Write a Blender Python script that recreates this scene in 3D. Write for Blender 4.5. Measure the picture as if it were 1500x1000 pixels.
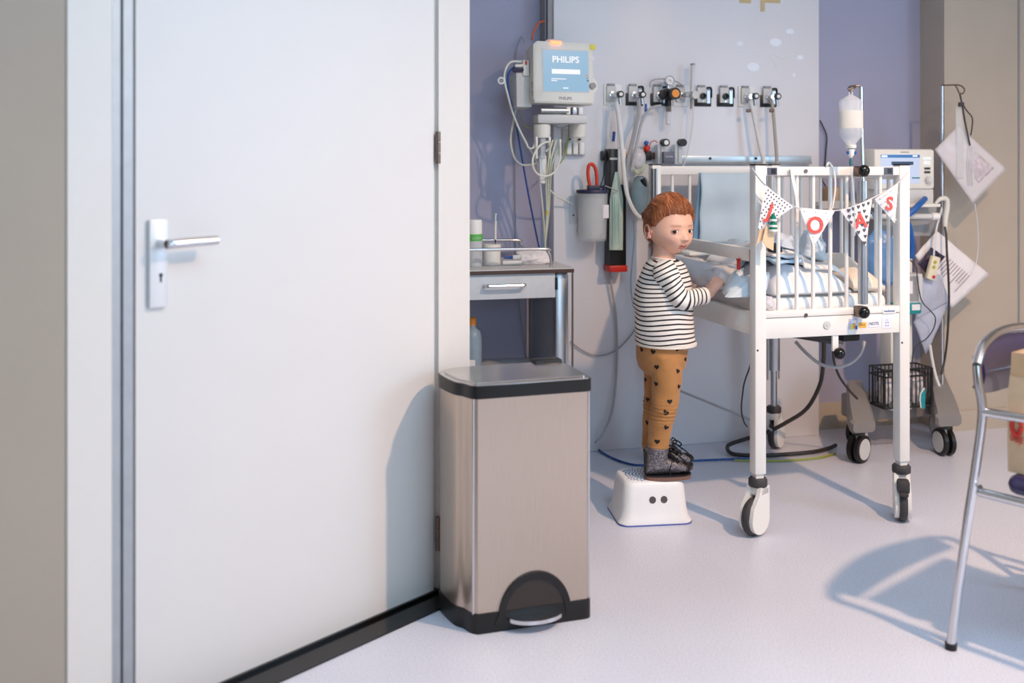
import bpy, bmesh, math, random
from mathutils import Matrix, Vector, noise
from mathutils.bvhtree import BVHTree
random.seed(7)
V3 = Vector
PI = math.pi
for o in list(bpy.data.objects): bpy.data.objects.remove(o)
SC = bpy.context.scene
C = SC.collection

# ------------------------------------------------------------------ camera, world, lights, exposure
FPX, CAMH, HZ = 1458.3, 1.224, 240.0
cam_d = bpy.data.cameras.new('camera'); cam = bpy.data.objects.new('camera', cam_d); C.objects.link(cam)
cam.location = (0, 0, CAMH); cam.rotation_euler = (PI/2, 0, 0)
cam_d.lens = 35; cam_d.sensor_width = 36; cam_d.shift_y = -260/1500; cam_d.clip_start = .05
cam_d.dof.use_dof = True; cam_d.dof.focus_distance = 3.45; cam_d.dof.aperture_fstop = 1.8
SC.camera = cam
vs = SC.view_settings
vs.view_transform = 'Standard'; vs.look = 'None'; vs.gamma = 1; vs.use_curve_mapping = False
vs.exposure = 0.0
SC.cycles.use_denoising = True
SC.cycles.max_bounces = 10; SC.cycles.diffuse_bounces = 5; SC.cycles.transparent_max_bounces = 16
SC.cycles.sample_clamp_indirect = 6

TH = math.radians(13.93)
CT, ST = math.cos(TH), math.sin(TH)
RM = Matrix.Rotation(TH, 4, 'Z')           # room frame (u along the back wall, v into it) -> world
def room(u, v, z=0): return V3((u*CT - v*ST, u*ST + v*CT, z))
def to_room(p): return V3((p[0]*CT + p[1]*ST, -p[0]*ST + p[1]*CT, p[2]))

world = bpy.data.worlds.new('world'); SC.world = world; world.use_nodes = True
bg = world.node_tree.nodes['Background']; bg.inputs[0].default_value = (.55, .72, 1, 1); bg.inputs[1].default_value = 1.0
def area(name, loc, target, sx, sy, power, col, spread=PI):
    d = bpy.data.lights.new(name, 'AREA'); d.shape = 'RECTANGLE'; d.size = sx; d.size_y = sy
    d.energy = power; d.color = col; d.spread = spread
    o = bpy.data.objects.new(name, d); C.objects.link(o); o.location = loc
    o.rotation_euler = (V3(target) - V3(loc)).to_track_quat('-Z', 'Y').to_euler()
    return o
WIN_V0, WIN_V1, WIN_Z0, WIN_Z1, WALL_U = -.75, 1.25, .95, 2.35, 4.3
wc = room(WALL_U + .04, (WIN_V0+WIN_V1)/2, (WIN_Z0+WIN_Z1)/2)
wt = room(0, (WIN_V0+WIN_V1)/2, (WIN_Z0+WIN_Z1)/2)
area('window_daylight', wc, wt, WIN_V1-WIN_V0, WIN_Z1-WIN_Z0, 58, (.51, .75, 1.0))
lamp_pos = V3((1.95, 1.65, 2.85))
ld = bpy.data.lights.new('ceiling_lamp_light', 'SPOT'); ld.energy = 300; ld.color = (1.0, .63, .38)
ld.shadow_soft_size = .05; ld.spot_size = math.radians(160); ld.spot_blend = .75
lo = bpy.data.objects.new('ceiling_lamp_light', ld); C.objects.link(lo); lo.location = lamp_pos - V3((0, 0, .04))
area('ceiling_fill_light', room(1.2, 1.0, 2.86), room(1.2, 1.0, 0), 1.2, .6, 24, (.42, .75, 1.0))  # cool overhead fill, added to brighten the floor from above
area('rear_fill_light', room(.9, -1.95, 1.65), room(.9, 3, 1.5), 1.6, 1.4, 34, (.48, .76, 1.0))  # added cool fill behind the camera; the rear wall has no window

# ------------------------------------------------------------------ pixel helpers (1500x1000 frame)
def P(px, py, Y): return V3(((px-750)/FPX*Y, Y, CAMH - (py-HZ)/FPX*Y))
def onv(px, py, v):
    a = (px-750)/FPX
    return P(px, py, v/(CT - ST*a))
def RC(px, py, v): return to_room(onv(px, py, v))
VP, VL, VB = 4.03, 4.12, 3.947            # service panel, lavender wall, beige pillar

# ------------------------------------------------------------------ materials
MATS = {}
def lin(c): return tuple(((x/255)/12.92 if x/255 <= .04045 else ((x/255+.055)/1.055)**2.4) for x in c)
def mat(name, rgb, rough=.5, metal=0, noise_amt=.04, scale=30, bump=0, bscale=200, spec=.5, trans=0, alpha=1, emit=None, estr=0, ior=1.45, coat=0, sheen=0, sss=0, aniso=0, stretch=None):
    if name in MATS: return MATS[name]
    m = bpy.data.materials.new(name); m.use_nodes = True
    nt = m.node_tree; b = nt.nodes['Principled BSDF']; L = nt.links
    col = lin(rgb)
    b.inputs['Roughness'].default_value = rough; b.inputs['Metallic'].default_value = metal
    b.inputs['Specular IOR Level'].default_value = spec; b.inputs['IOR'].default_value = ior
    b.inputs['Transmission Weight'].default_value = trans; b.inputs['Alpha'].default_value = alpha
    b.inputs['Coat Weight'].default_value = coat; b.inputs['Sheen Weight'].default_value = sheen
    if sss: b.inputs['Subsurface Weight'].default_value = sss; b.inputs['Subsurface Radius'].default_value = (.01, .004, .002)
    tc = nt.nodes.new('ShaderNodeTexCoord'); mp = nt.nodes.new('ShaderNodeMapping')
    L.new(tc.outputs['Object'], mp.inputs['Vector'])
    if stretch: mp.inputs['Scale'].default_value = stretch
    n = nt.nodes.new('ShaderNodeTexNoise'); n.inputs['Scale'].default_value = scale; n.inputs['Detail'].default_value = 4
    L.new(mp.outputs[0], n.inputs['Vector'])
    r = nt.nodes.new('ShaderNodeValToRGB')
    lo_, hi_ = 1-noise_amt, 1+noise_amt
    r.color_ramp.elements[0].position = .3; r.color_ramp.elements[1].position = .7
    r.color_ramp.elements[0].color = tuple(c*lo_ for c in col) + (1,)
    r.color_ramp.elements[1].color = tuple(min(1, c*hi_) for c in col) + (1,)
    L.new(n.outputs['Fac'], r.inputs[0]); L.new(r.outputs[0], b.inputs['Base Color'])
    if bump:
        n2 = nt.nodes.new('ShaderNodeTexNoise'); n2.inputs['Scale'].default_value = bscale; n2.inputs['Detail'].default_value = 3
        L.new(mp.outputs[0], n2.inputs['Vector'])
        bp = nt.nodes.new('ShaderNodeBump'); bp.inputs['Strength'].default_value = bump; bp.inputs['Distance'].default_value = .003
        L.new(n2.outputs['Fac'], bp.inputs['Height']); L.new(bp.outputs[0], b.inputs['Normal'])
    if aniso: b.inputs['Anisotropic'].default_value = aniso
    if emit:
        b.inputs['Emission Color'].default_value = lin(emit) + (1,); b.inputs['Emission Strength'].default_value = estr
    MATS[name] = m
    return m
M_WHITE = mat('white_lacquer', (236, 235, 232), .35, noise_amt=.01)
M_DOOR = mat('door_paint', (217, 215, 214), .42, noise_amt=.008, scale=6)
M_BEIGE = mat('beige_paint', (188, 177, 163), .75, noise_amt=.02, scale=5, bump=.08, bscale=260)
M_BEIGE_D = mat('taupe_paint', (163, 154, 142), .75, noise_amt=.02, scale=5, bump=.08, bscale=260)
M_LAV = mat('lavender_paint', (167, 167, 191), .7, noise_amt=.015, scale=4, bump=.06, bscale=260)
M_PANEL = mat('panel_laminate', (222, 221, 226), .32, noise_amt=.012, scale=5)
M_CEIL = mat('ceiling_paint', (235, 233, 228), .8)
M_GREYP = mat('grey_plastic', (150, 150, 152), .45)
M_LGREY = mat('light_grey_plastic', (205, 205, 204), .42, noise_amt=.015)
M_CREAM = mat('cream_plastic', (228, 226, 218), .4, noise_amt=.012)
M_BASE = mat('caster_base_grey', (132, 129, 128), .5, noise_amt=.03)
M_BLACK = mat('black_plastic', (22, 21, 22), .38, noise_amt=.1)
M_RUB = mat('dark_rubber', (62, 60, 62), .6, noise_amt=.08)
M_BLKGL = mat('black_gloss', (14, 13, 14), .18, noise_amt=.1)
M_CHROME = mat('chrome', (215, 215, 218), .16, 1, noise_amt=.02)
M_ALU = mat('aluminium', (190, 194, 200), .34, 1, noise_amt=.03)
M_STEEL = mat('brushed_steel', (200, 184, 170), .33, 1, noise_amt=.05, scale=18, stretch=(40, 40, .6), bump=.03, bscale=60, aniso=.55)
M_HINGE = mat('hinge_metal', (128, 112, 102), .4, 1, noise_amt=.08)
M_RED = mat('red_plastic', (196, 44, 32), .4)
M_REDR = mat('red_rubber', (205, 58, 36), .45)
M_BLUE = mat('blue_plastic', (28, 92, 168), .4)
M_NAVY = mat('navy_plastic', (44, 44, 72), .45)
M_TEAL = mat('teal_plastic', (24, 140, 146), .45)
M_ORANGE = mat('orange_plastic', (238, 150, 60), .45)
M_GREEN = mat('green_label', (92, 186, 84), .5)
M_WIREW = mat('cream_cable', (224, 224, 214), .5)
M_WIREB = mat('blue_cable', (30, 80, 150), .45)
M_WIREG = mat('grey_hose', (172, 172, 174), .4)
M_WIRED = mat('dark_cable', (52, 48, 48), .5)
M_WIREO = mat('orange_cable', (216, 96, 56), .5)
M_WIREY = mat('yellow_green_cable', (150, 164, 70), .5)
M_HOSEW = mat('white_hose', (222, 222, 222), .35)
M_CLEAR = mat('clear_plastic', (236, 240, 242), .12, noise_amt=.01, alpha=.26, spec=.6)
M_CLEAR2 = mat('clear_film', (238, 234, 238), .22, noise_amt=.03, alpha=.55, spec=.6, bump=.3, bscale=40)
M_FROST = mat('frosted_plastic', (226, 230, 234), .3, noise_amt=.02, alpha=.6)
M_PAPER = mat('white_paper', (232, 228, 230), .8, noise_amt=.03, bump=.2, bscale=60)
M_KRAFT = mat('kraft_paper', (214, 182, 148), .8, noise_amt=.05, scale=60, bump=.1, bscale=50)
M_TAPE = mat('masking_tape', (205, 182, 138), .7)
M_GLASS = mat('window_glass', (240, 245, 250), .03, noise_amt=0, alpha=.12)
M_YEL = mat('yellow_label', (226, 214, 84), .6)
M_WOODTAG = mat('pale_wood', (226, 196, 160), .6, noise_amt=.1, scale=12, stretch=(1, 1, 14))
M_SKYL = mat('diffuser_glow', (255, 236, 205), .5, emit=(255, 214, 168), estr=6)

# ------------------------------------------------------------------ mesh builder
def catmull(pts, n=6):
    pts = [V3(p) for p in pts]
    if len(pts) < 3: return pts
    e = [pts[0]*2 - pts[1]] + pts + [pts[-1]*2 - pts[-2]]
    out = []
    for i in range(1, len(e)-2):
        p0, p1, p2, p3 = e[i-1:i+3]
        for k in range(n):
            t = k/n
            out.append(.5*((2*p1) + (p2-p0)*t + (2*p0-5*p1+4*p2-p3)*t*t + (3*p1-p0-3*p2+p3)*t**3))
    out.append(pts[-1])
    return out
class M:
    def __init__(s): s.v = []; s.f = []
    def add(s, vs, fs, X=None):
        k = len(s.v)
        s.v += [(X @ V3(p)) if X is not None else V3(p) for p in vs]
        s.f += [tuple(i+k for i in f) for f in fs]
        return s
    def join(s, o): return s.add(o.v, o.f)
    def xf(s, X): s.v = [X @ p for p in s.v]; return s
    def copy(s): m = M(); m.v = [p.copy() for p in s.v]; m.f = list(s.f); return m
    def box(s, c, d, X=None, bev=0, seg=2):
        hx, hy, hz = d[0]/2, d[1]/2, d[2]/2
        vs = [(c[0]+x*hx, c[1]+y*hy, c[2]+z*hz) for x in (-1, 1) for y in (-1, 1) for z in (-1, 1)]
        fs = [(0,1,3,2), (4,6,7,5), (0,4,5,1), (2,3,7,6), (0,2,6,4), (1,5,7,3)]
        if bev:
            bm = bmesh.new(); bv = [bm.verts.new(p) for p in vs]
            for f in fs: bm.faces.new([bv[i] for i in f])
            bmesh.ops.bevel(bm, geom=bm.edges[:], offset=min(bev, .49*min(d)), segments=seg, profile=.5, affect='EDGES')
            bm.verts.index_update()
            vs = [v.co.copy() for v in bm.verts]; fs = [[v.index for v in f.verts] for f in bm.faces]; bm.free()
        return s.add(vs, fs, X)
    def bx(s, x0, x1, y0, y1, z0, z1, X=None, bev=0, seg=2):
        return s.box(((x0+x1)/2, (y0+y1)/2, (z0+z1)/2), (abs(x1-x0), abs(y1-y0), abs(z1-z0)), X, bev, seg)
    def rings(s, R, closed=True, caps=True, X=None):
        n = len(R[0]); vs = [p for r in R for p in r]; fs = []
        for i in range(len(R)-1):
            for j in range(n if closed else n-1):
                a, b = i*n+j, i*n+(j+1) % n
                fs.append((a, b, b+n, a+n))
        if caps and closed:
            fs.append(tuple(range(n-1, -1, -1))); fs.append(tuple((len(R)-1)*n+j for j in range(n)))
        return s.add(vs, fs, X)
    def tube(s, pts, r, n=8, smooth=0, X=None, caps=True, flat=1.0):
        if smooth:
            if isinstance(r, (list, tuple)):
                k = len(pts); r0 = list(r); r = []
                for i in range(k-1):
                    for j in range(smooth): r.append(r0[i] + (r0[i+1]-r0[i])*j/smooth)
                r.append(r0[-1])
            pts = catmull(pts, smooth)
        pts = [V3(p) for p in pts]
        if not isinstance(r, (list, tuple)): r = [r]*len(pts)
        R = []; nrm = None
        for i, p in enumerate(pts):
            t = (pts[min(i+1, len(pts)-1)] - pts[max(i-1, 0)])
            if t.length < 1e-9: t = V3((0, 0, 1))
            t.normalize()
            if nrm is None:
                nrm = t.orthogonal().normalized() if abs(t.z) > .9 else t.cross(V3((0, 0, 1))).normalized()
            else:
                nrm = (nrm - t*nrm.dot(t))
                nrm = nrm.normalized() if nrm.length > 1e-6 else t.orthogonal().normalized()
            b = t.cross(nrm)
            R.append([p + (nrm*math.cos(a) + b*math.sin(a)*flat)*r[i] for a in [2*PI*j/n for j in range(n)]])
        return s.rings(R, True, caps, X)
    def lathe(s, prof, c=(0, 0, 0), n=24, X=None, sy=1.0):
        R = [[(c[0]+r*math.cos(2*PI*j/n), c[1]+sy*r*math.sin(2*PI*j/n), c[2]+z) for j in range(n)] for r, z in prof]
        return s.rings(R, True, True, X)
    def cyl(s, a, b, r, n=16, r2=None, X=None):
        return s.tube([a, b], [r, r if r2 is None else r2], n, X=X)
    def prism(s, poly, z0, z1, X=None):
        n = len(poly)
        vs = [(x, y, z0) for x, y in poly] + [(x, y, z1) for x, y in poly]
        fs = [tuple(range(n-1, -1, -1)), tuple(range(n, 2*n))] + [(i, (i+1) % n, n+(i+1) % n, n+i) for i in range(n)]
        return s.add(vs, fs, X)
    def ell(s, c, r, X=None, nu=20, nv=14):
        vs = [(c[0], c[1], c[2]+r[2])]; fs = []
        for i in range(1, nv):
            t = PI*i/nv
            for j in range(nu):
                a = 2*PI*j/nu
                vs.append((c[0]+r[0]*math.sin(t)*math.cos(a), c[1]+r[1]*math.sin(t)*math.sin(a), c[2]+r[2]*math.cos(t)))
        vs.append((c[0], c[1], c[2]-r[2])); L = len(vs)-1
        for j in range(nu): fs.append((0, 1+j, 1+(j+1) % nu)); fs.append((L, L-nu+(j+1) % nu, L-nu+j))
        for i in range(nv-2):
            for j in range(nu):
                a = 1+i*nu+j; b = 1+i*nu+(j+1) % nu
                fs.append((a, a+nu, b+nu, b))
        return s.add(vs, fs, X)
    def grid(s, fn, nu, nv, thick=0):
        vs = [fn(i/nu, j/nv) for j in range(nv+1) for i in range(nu+1)]
        fs = [(j*(nu+1)+i, j*(nu+1)+i+1, (j+1)*(nu+1)+i+1, (j+1)*(nu+1)+i) for j in range(nv) for i in range(nu)]
        if not thick: return s.add(vs, fs)
        vs = [V3(p) for p in vs]; nr = [V3() for _ in vs]
        for f in fs:
            n = (vs[f[2]]-vs[f[0]]).cross(vs[f[3]]-vs[f[1]])
            for i in f: nr[i] += n
        k = len(vs)
        low = [p - n.normalized()*thick for p, n in zip(vs, nr)]
        f2 = [tuple(k+i for i in reversed(f)) for f in fs]
        edge = [i for i in range(nu+1)] + [j*(nu+1)+nu for j in range(1, nv+1)] + [nv*(nu+1)+i for i in range(nu-1, -1, -1)] + [j*(nu+1) for j in range(nv-1, 0, -1)]
        f3 = [(edge[i], k+edge[i], k+edge[(i+1) % len(edge)], edge[(i+1) % len(edge)]) for i in range(len(edge))]
        return s.add(vs+low, fs+f2+f3)

MW = {}
def props(o, label=None, cat=None, group=None, kind=None):
    if label: o['label'] = label
    if cat: o['category'] = cat
    if group: o['group'] = group
    if kind: o['kind'] = kind
    return o
def thing(name, label, cat, loc=(0, 0, 0), rz=0, group=None, kind=None):
    o = bpy.data.objects.new(name, None); C.objects.link(o); o.empty_display_size = .05
    o.location = loc; o.rotation_euler = (0, 0, rz); MW[o] = Matrix.Translation(V3(loc)) @ Matrix.Rotation(rz, 4, 'Z')
    return props(o, label, cat, group, kind)
def mesh_of(m, name, smooth=40):
    me = bpy.data.meshes.new(name); me.from_pydata([tuple(p) for p in m.v], [], m.f)
    bm = bmesh.new(); bm.from_mesh(me); bmesh.ops.recalc_face_normals(bm, faces=bm.faces[:]); bm.to_mesh(me); bm.free()
    if smooth:
        me.polygons.foreach_set('use_smooth', [True]*len(me.polygons))
        me.set_sharp_from_angle(angle=math.radians(smooth))
    return me
def obj(name, m, material, parent=None, local=False, smooth=40, label=None, cat=None, group=None, kind=None, origin=None):
    """links a builder as one mesh object; verts are world coordinates unless local"""
    m = m.copy()
    if parent is not None:
        if not local: m.xf(MW[parent].inverted())
        base = MW[parent]
    else:
        if origin is None:
            xs = [p.x for p in m.v]; ys = [p.y for p in m.v]; zs = [p.z for p in m.v]
            origin = V3(((min(xs)+max(xs))/2, (min(ys)+max(ys))/2, min(zs)))
        base = Matrix.Translation(V3(origin)); m.xf(base.inverted())
    me = mesh_of(m, name, smooth); me.materials.append(material)
    o = bpy.data.objects.new(name, me); C.objects.link(o)
    if parent is not None: o.parent = parent
    else: o.location = base.to_translation()
    MW[o] = base
    return props(o, label, cat, group, kind)
def copy_tree(o, parent=None):
    c = o.copy(); C.objects.link(c); c.parent = parent; MW[c] = MW[o]
    for ch in list(o.children): copy_tree(ch, c)
    return c
def text_m(body, size, extrude=.0004, bold=0, sx=1.0):
    cu = bpy.data.curves.new('t', 'FONT'); cu.body = body; cu.size = size; cu.extrude = extrude; cu.offset = bold
    cu.align_x = 'CENTER'; cu.align_y = 'CENTER'; cu.resolution_u = 3
    o = bpy.data.objects.new('t', cu); C.objects.link(o)
    dg = bpy.context.evaluated_depsgraph_get(); dg.update()
    me = bpy.data.meshes.new_from_object(o.evaluated_get(dg))
    m = M(); m.add([(v.co.x*sx, v.co.y, v.co.z) for v in me.vertices], [tuple(p.vertices) for p in me.polygons])
    bpy.data.objects.remove(o); bpy.data.curves.remove(cu); bpy.data.meshes.remove(me)
    return m
def frame(c, x, y):
    x = V3(x).normalized(); y = V3(y); y = (y - x*x.dot(y)).normalized(); z = x.cross(y)
    return Matrix(((x.x, y.x, z.x, c[0]), (x.y, y.y, z.y, c[1]), (x.z, y.z, z.z, c[2]), (0, 0, 0, 1)))
def struct(name, m, material, parent=None, smooth=0):
    return obj(name, m, material, parent, smooth=smooth, kind='structure' if parent is None else None)

# ------------------------------------------------------------------ room shell
DO = V3((-.2176, 2.833, 0)); DD = V3((-.6743, -.7385, 0)); DN = V3((.7385, -.6743, 0))   # door plane: origin at hinge, towards latch, normal into room
def door_pt(t, n, z): return DO + DD*t + DN*n + V3((0, 0, z))
DX = frame(DO, -DD, (0, 0, 1))             # local x = towards hinge (right), y = up, z = into... room
DX = Matrix(((DD.x, DN.x, 0, DO.x), (DD.y, DN.y, 0, DO.y), (0, 0, 1, 0), (0, 0, 0, 1)))   # (t, n, z) -> world
H = 2.9
corner = door_pt(-.1377, 0, 0)             # end of the door wall
cr = to_room(corner)
rear_v, right_u = -2.0, WALL_U
# where the door wall meets the rear wall
dr0, dr1 = to_room(DO), to_room(DO+DD)
tt = (rear_v - dr0.y)/(dr1.y - dr0.y); rear_left = to_room(door_pt(tt, 0, 0))

def floor_mat():
    m = bpy.data.materials.new('speckled_linoleum'); m.use_nodes = True; nt = m.node_tree; L = nt.links; b = nt.nodes['Principled BSDF']
    tc = nt.nodes.new('ShaderNodeTexCoord')
    n1 = nt.nodes.new('ShaderNodeTexNoise'); n1.inputs['Scale'].default_value = 220; n1.inputs['Detail'].default_value = 2
    n2 = nt.nodes.new('ShaderNodeTexNoise'); n2.inputs['Scale'].default_value = 2.5; n2.inputs['Detail'].default_value = 3
    for n in (n1, n2): L.new(tc.outputs['Object'], n.inputs['Vector'])
    r = nt.nodes.new('ShaderNodeValToRGB'); e = r.color_ramp.elements
    e[0].position = .32; e[1].position = .62
    e[0].color = lin((200, 203, 217)) + (1,); e[1].color = lin((224, 228, 242)) + (1,)
    mx = nt.nodes.new('ShaderNodeMix'); mx.data_type = 'RGBA'; mx.blend_type = 'MULTIPLY'; mx.inputs[0].default_value = .12
    L.new(n1.outputs['Fac'], r.inputs[0]); L.new(r.outputs[0], mx.inputs[6]); L.new(n2.outputs['Fac'], mx.inputs[7]); L.new(mx.outputs[2], b.inputs['Base Color'])
    b.inputs['Roughness'].default_value = .3
    rr = nt.nodes.new('ShaderNodeMapRange'); rr.inputs[3].default_value = .26; rr.inputs[4].default_value = .42
    L.new(n2.outputs['Fac'], rr.inputs[0]); L.new(rr.outputs[0], b.inputs['Roughness'])
    return m
outline = [(cr.x, cr.y), (cr.x, VL+.1), (right_u, VL+.1), (right_u, rear_v), (rear_left.x, rear_v)]
struct('floor', M().prism(outline, -.1, 0, RM), floor_mat())
struct('ceiling', M().prism(outline, H, H+.1, RM), M_CEIL)
wb = M().bx(cr.x-.1, right_u+.1, VL, VL+.12, 0, H, RM); struct('wall_back', wb, M_LAV)
struct('wall_return', M().bx(cr.x-.12, cr.x, cr.y, VL+.1, 0, H, RM), M_BEIGE_D)
# door wall with its opening: piece beside the latch jamb, piece over the door, slim piece at the corner
wd = M()
wd.bx(1.045, tt+.05, -.12, 0, 0, H, DX)
wd.bx(-.1377, 1.045, -.12, 0, 2.22, H, DX)
struct('wall_left', wd, M_BEIGE_D)
struct('wall_rear', M().bx(rear_left.x-.1, right_u+.1, rear_v-.12, rear_v, 0, H, RM), M_BEIGE)
wr = M()
wr.bx(right_u, right_u+.15, rear_v-.1, WIN_V0, 0, H, RM); wr.bx(right_u, right_u+.15, WIN_V1, VL+.1, 0, H, RM)
wr.bx(right_u, right_u+.15, WIN_V0, WIN_V1, 0, WIN_Z0, RM); wr.bx(right_u, right_u+.15, WIN_V0, WIN_V1, WIN_Z1, H, RM)
struct('wall_right', wr, M_BEIGE)
wn = struct('window_1', M().bx(right_u+.09, right_u+.1, WIN_V0, WIN_V1, WIN_Z0, WIN_Z1, RM), M_GLASS)
fr = M()
for (a, b_, c, d) in ((WIN_V0, WIN_V1, WIN_Z0, WIN_Z0+.05), (WIN_V0, WIN_V1, WIN_Z1-.05, WIN_Z1), (WIN_V0, WIN_V0+.05, WIN_Z0, WIN_Z1), (WIN_V1-.05, WIN_V1, WIN_Z0, WIN_Z1)):
    fr.bx(right_u+.07, right_u+.13, a, b_, c, d, RM)
obj('window_frame', fr, M_WHITE, wn)
# beige pillar on the right
pu0 = to_room(V3((1.979, 4.558, 0))).x
wp = struct('wall_pillar', M().bx(pu0, right_u, VB, VL+.01, 0, H, RM), M_BEIGE)
seam_u = RC(1492, 300, VB).x
obj('edge_strip', M().bx(seam_u-.004, seam_u+.004, VB-.005, VB, .095, 2.3, RM), M_GREYP, wp)
struct('baseboard_right', M().bx(pu0, right_u, VB-.012, VB, 0, .092, RM), M_BEIGE)
struct('baseboard_pillar_side', M().bx(pu0-.012, pu0, VB-.012, VL, 0, .092, RM), M_BEIGE)
u_pl0, u_pl1 = RC(811, 400, VP).x, RC(1200, 400, VP).x
struct('baseboard_back', M().bx(u_pl1, pu0-.012, VL-.012, VL, 0, .12, RM), M_BEIGE)
# service panel on the back wall
sp = thing('wall_service_panel', 'tall white laminate service panel on the lavender wall behind the cot', 'wall panel', room(u_pl0, VL, 0), TH)
obj('panel_face', M().bx(u_pl0, u_pl1, VP, VL, 0, 2.6, RM, bev=.004), M_PANEL, sp)
obj('edge_channel', M().bx(u_pl0-.035, u_pl0, VP+.01, VL, 1.75, 2.6, RM), M_GREYP, sp)
obj('edge_channel', M().bx(u_pl0-.03, u_pl0-.024, VP+.003, VP+.012, 1.75, 2.6, RM), M_NAVY, sp)
for k, (a, b_, t_) in enumerate(((1083, 1100, 0), (1114, 1143, 2))):
    q0, q1 = RC(a, -2, VP), RC(b_, 5, VP)
    m = M().bx(q0.x, q1.x, VP-.0012, VP-.0002, q1.z, q0.z, RM)
    if k: q2 = RC(1120, 17, VP); m.bx(q0.x, q2.x, VP-.0022, VP-.0013, q2.z, q0.z, RM)
    obj('masking_tape', m, M_TAPE, label=['short scrap of masking tape high on the white panel', 'longer L-shaped scrap of masking tape on the white panel'][k], cat='tape', group='tape scraps on the service panel')
# faint flower decal
M_DEC = mat('pale_decal', (232, 236, 244), .3, noise_amt=.01)
fl = M()
def wtube(path, v, r, n=6, sm=5): return M().tube([onv(x, y, v) for x, y in path], r, n, sm)
def disc_wall(px, py, r, v, sx=1, th=.001, n=18):
    q = RC(px, py, v); m = M()
    m.prism([(q.x + sx*r*math.cos(2*PI*i/n), q.z + r*math.sin(2*PI*i/n)) for i in range(n)], -v, -v+th, RM @ Matrix(((1,0,0,0),(0,0,-1,0),(0,1,0,0),(0,0,0,1))))
    return m
dec = thing('flower_decal', 'faint pale flower sticker high on the white panel', 'wall decal', onv(1130, 130, VP), TH)
pe = M()
for (x, y, r, s_) in ((1136, 62, .018, 1.6), (1103, 98, .019, 1.6), (1157, 46, .012, 1.8), (1084, 64, .01, 1.5), (1172, 84, .01, 1.5), (1163, 110, .008, 1)):
    obj('petal', disc_wall(x, y, r, VP-.0002, s_), M_DEC, dec)
st = M()
for path in ([(1070, 76), (1100, 74), (1125, 77)], [(1125, 77), (1133, 90), (1140, 104)], [(1125, 77), (1150, 88)], [(1158, 50), (1156, 66), (1150, 76)]):
    st.join(wtube(path, VP-.0004, .0012))
obj('stems', st, M_DEC, dec)

# door
dr = thing('door_1', 'white flush door with a steel lever handle on a long plate', 'door', DO, 0, kind='structure')
obj('door_leaf', M().bx(.004, .893, -.045, -.004, .012, 2.12, DX), M_DOOR, dr)
frm = M()
frm.bx(-.1377, -.012, -.13, 0, 0, 2.22, DX); frm.bx(-.012, -.002, -.1, -.014, 0, 2.22, DX)
frm.bx(.950, 1.045, -.13, .004, 0, 2.22, DX); frm.bx(-.012, .95, -.13, 0, 2.13, 2.22, DX)
obj('door_frame', frm, mat('frame_paint', (218, 215, 211), .4, noise_amt=.008), dr)
edge = M(); edge.bx(.9, .922, -.06, -.002, 0, 2.13, DX); edge.bx(.93, .948, -.05, .001, 0, 2.13, DX)
obj('strike_strip', edge, mat('satin_strip', (176, 180, 184), .5, .8), dr)
tF = .862
hp = M().bx(tF-.030, tF+.022, -.004, .006, .855, 1.115, DX, bev=.002)
def door_px(px, py):
    a = (px-750)/FPX; t = (a*DO.y - DO.x)/(DD.x - a*DD.y); Y = DO.y + DD.y*t
    return t, CAMH - (py-HZ)/FPX*Y
t0, z0 = door_px(244, 448); t1, z1 = door_px(217, 322)
plate = obj('handle_plate', M().bx(t0, t1, -.004, .008, z0, z1, DX, bev=.002), mat('satin_plate', (226, 228, 230), .4, .35, noise_amt=.01), dr)
th_, zh = door_px(232, 356)
lev = M().cyl(door_pt(th_, .006, zh), door_pt(th_, .042, zh), .011)
lev.tube([door_pt(th_, .042, zh), door_pt(th_-.01, .047, zh), door_pt(th_-.026, .047, zh+.001), door_pt(th_-.118, .047, zh+.003)], .0105, 12, 4)
obj('lever', lev, M_CHROME, dr)
tk, zk = door_px(233, 405)
obj('keyhole', M().cyl(door_pt(tk, .007, zk+.004), door_pt(tk, .0088, zk+.004), .0045).bx(tk-.0022, tk+.0022, .007, .0088, zk-.012, zk+.004, DX), M_BLACK, plate)
for (ya, yb) in ((192, 240), (758, 808)):
    _, za = door_px(634, yb); _, zb = door_px(634, ya)
    m = M()
    for k in range(3):
        m.cyl(door_pt(-.006, .004, za+(zb-za)*(k/3+.01)), door_pt(-.006, .004, za+(zb-za)*((k+1)/3-.01)), .0075, 12)
    obj('hinge', m, M_HINGE, dr)
struct('trim_1', M().bx(-.06, tt, 0, .083, 0, .004, DX).bx(-.06, tt, -.02, .004, 0, .012, DX), M_BLKGL)

lp_ = thing('ceiling_fill_panel', 'flat white-framed ceiling panel added for the fill light', 'lamp', room(1.2, 1.0, 2.88), TH)  # unseen fixture, added to go with the overhead fill
obj('frame', M().bx(.58, .60, .68, 1.32, 2.875, 2.90, RM).bx(1.80, 1.82, .68, 1.32, 2.875, 2.90, RM).bx(.58, 1.82, .68, .70, 2.875, 2.90, RM).bx(.58, 1.82, 1.30, 1.32, 2.875, 2.90, RM), M_WHITE, lp_)
obj('diffuser', M().bx(.60, 1.80, .70, 1.30, 2.885, 2.895, RM), mat('fill_panel_glow', (235, 242, 250), .5, emit=(225, 240, 255), estr=2), lp_)  # glowing face of the added fill panel
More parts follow.
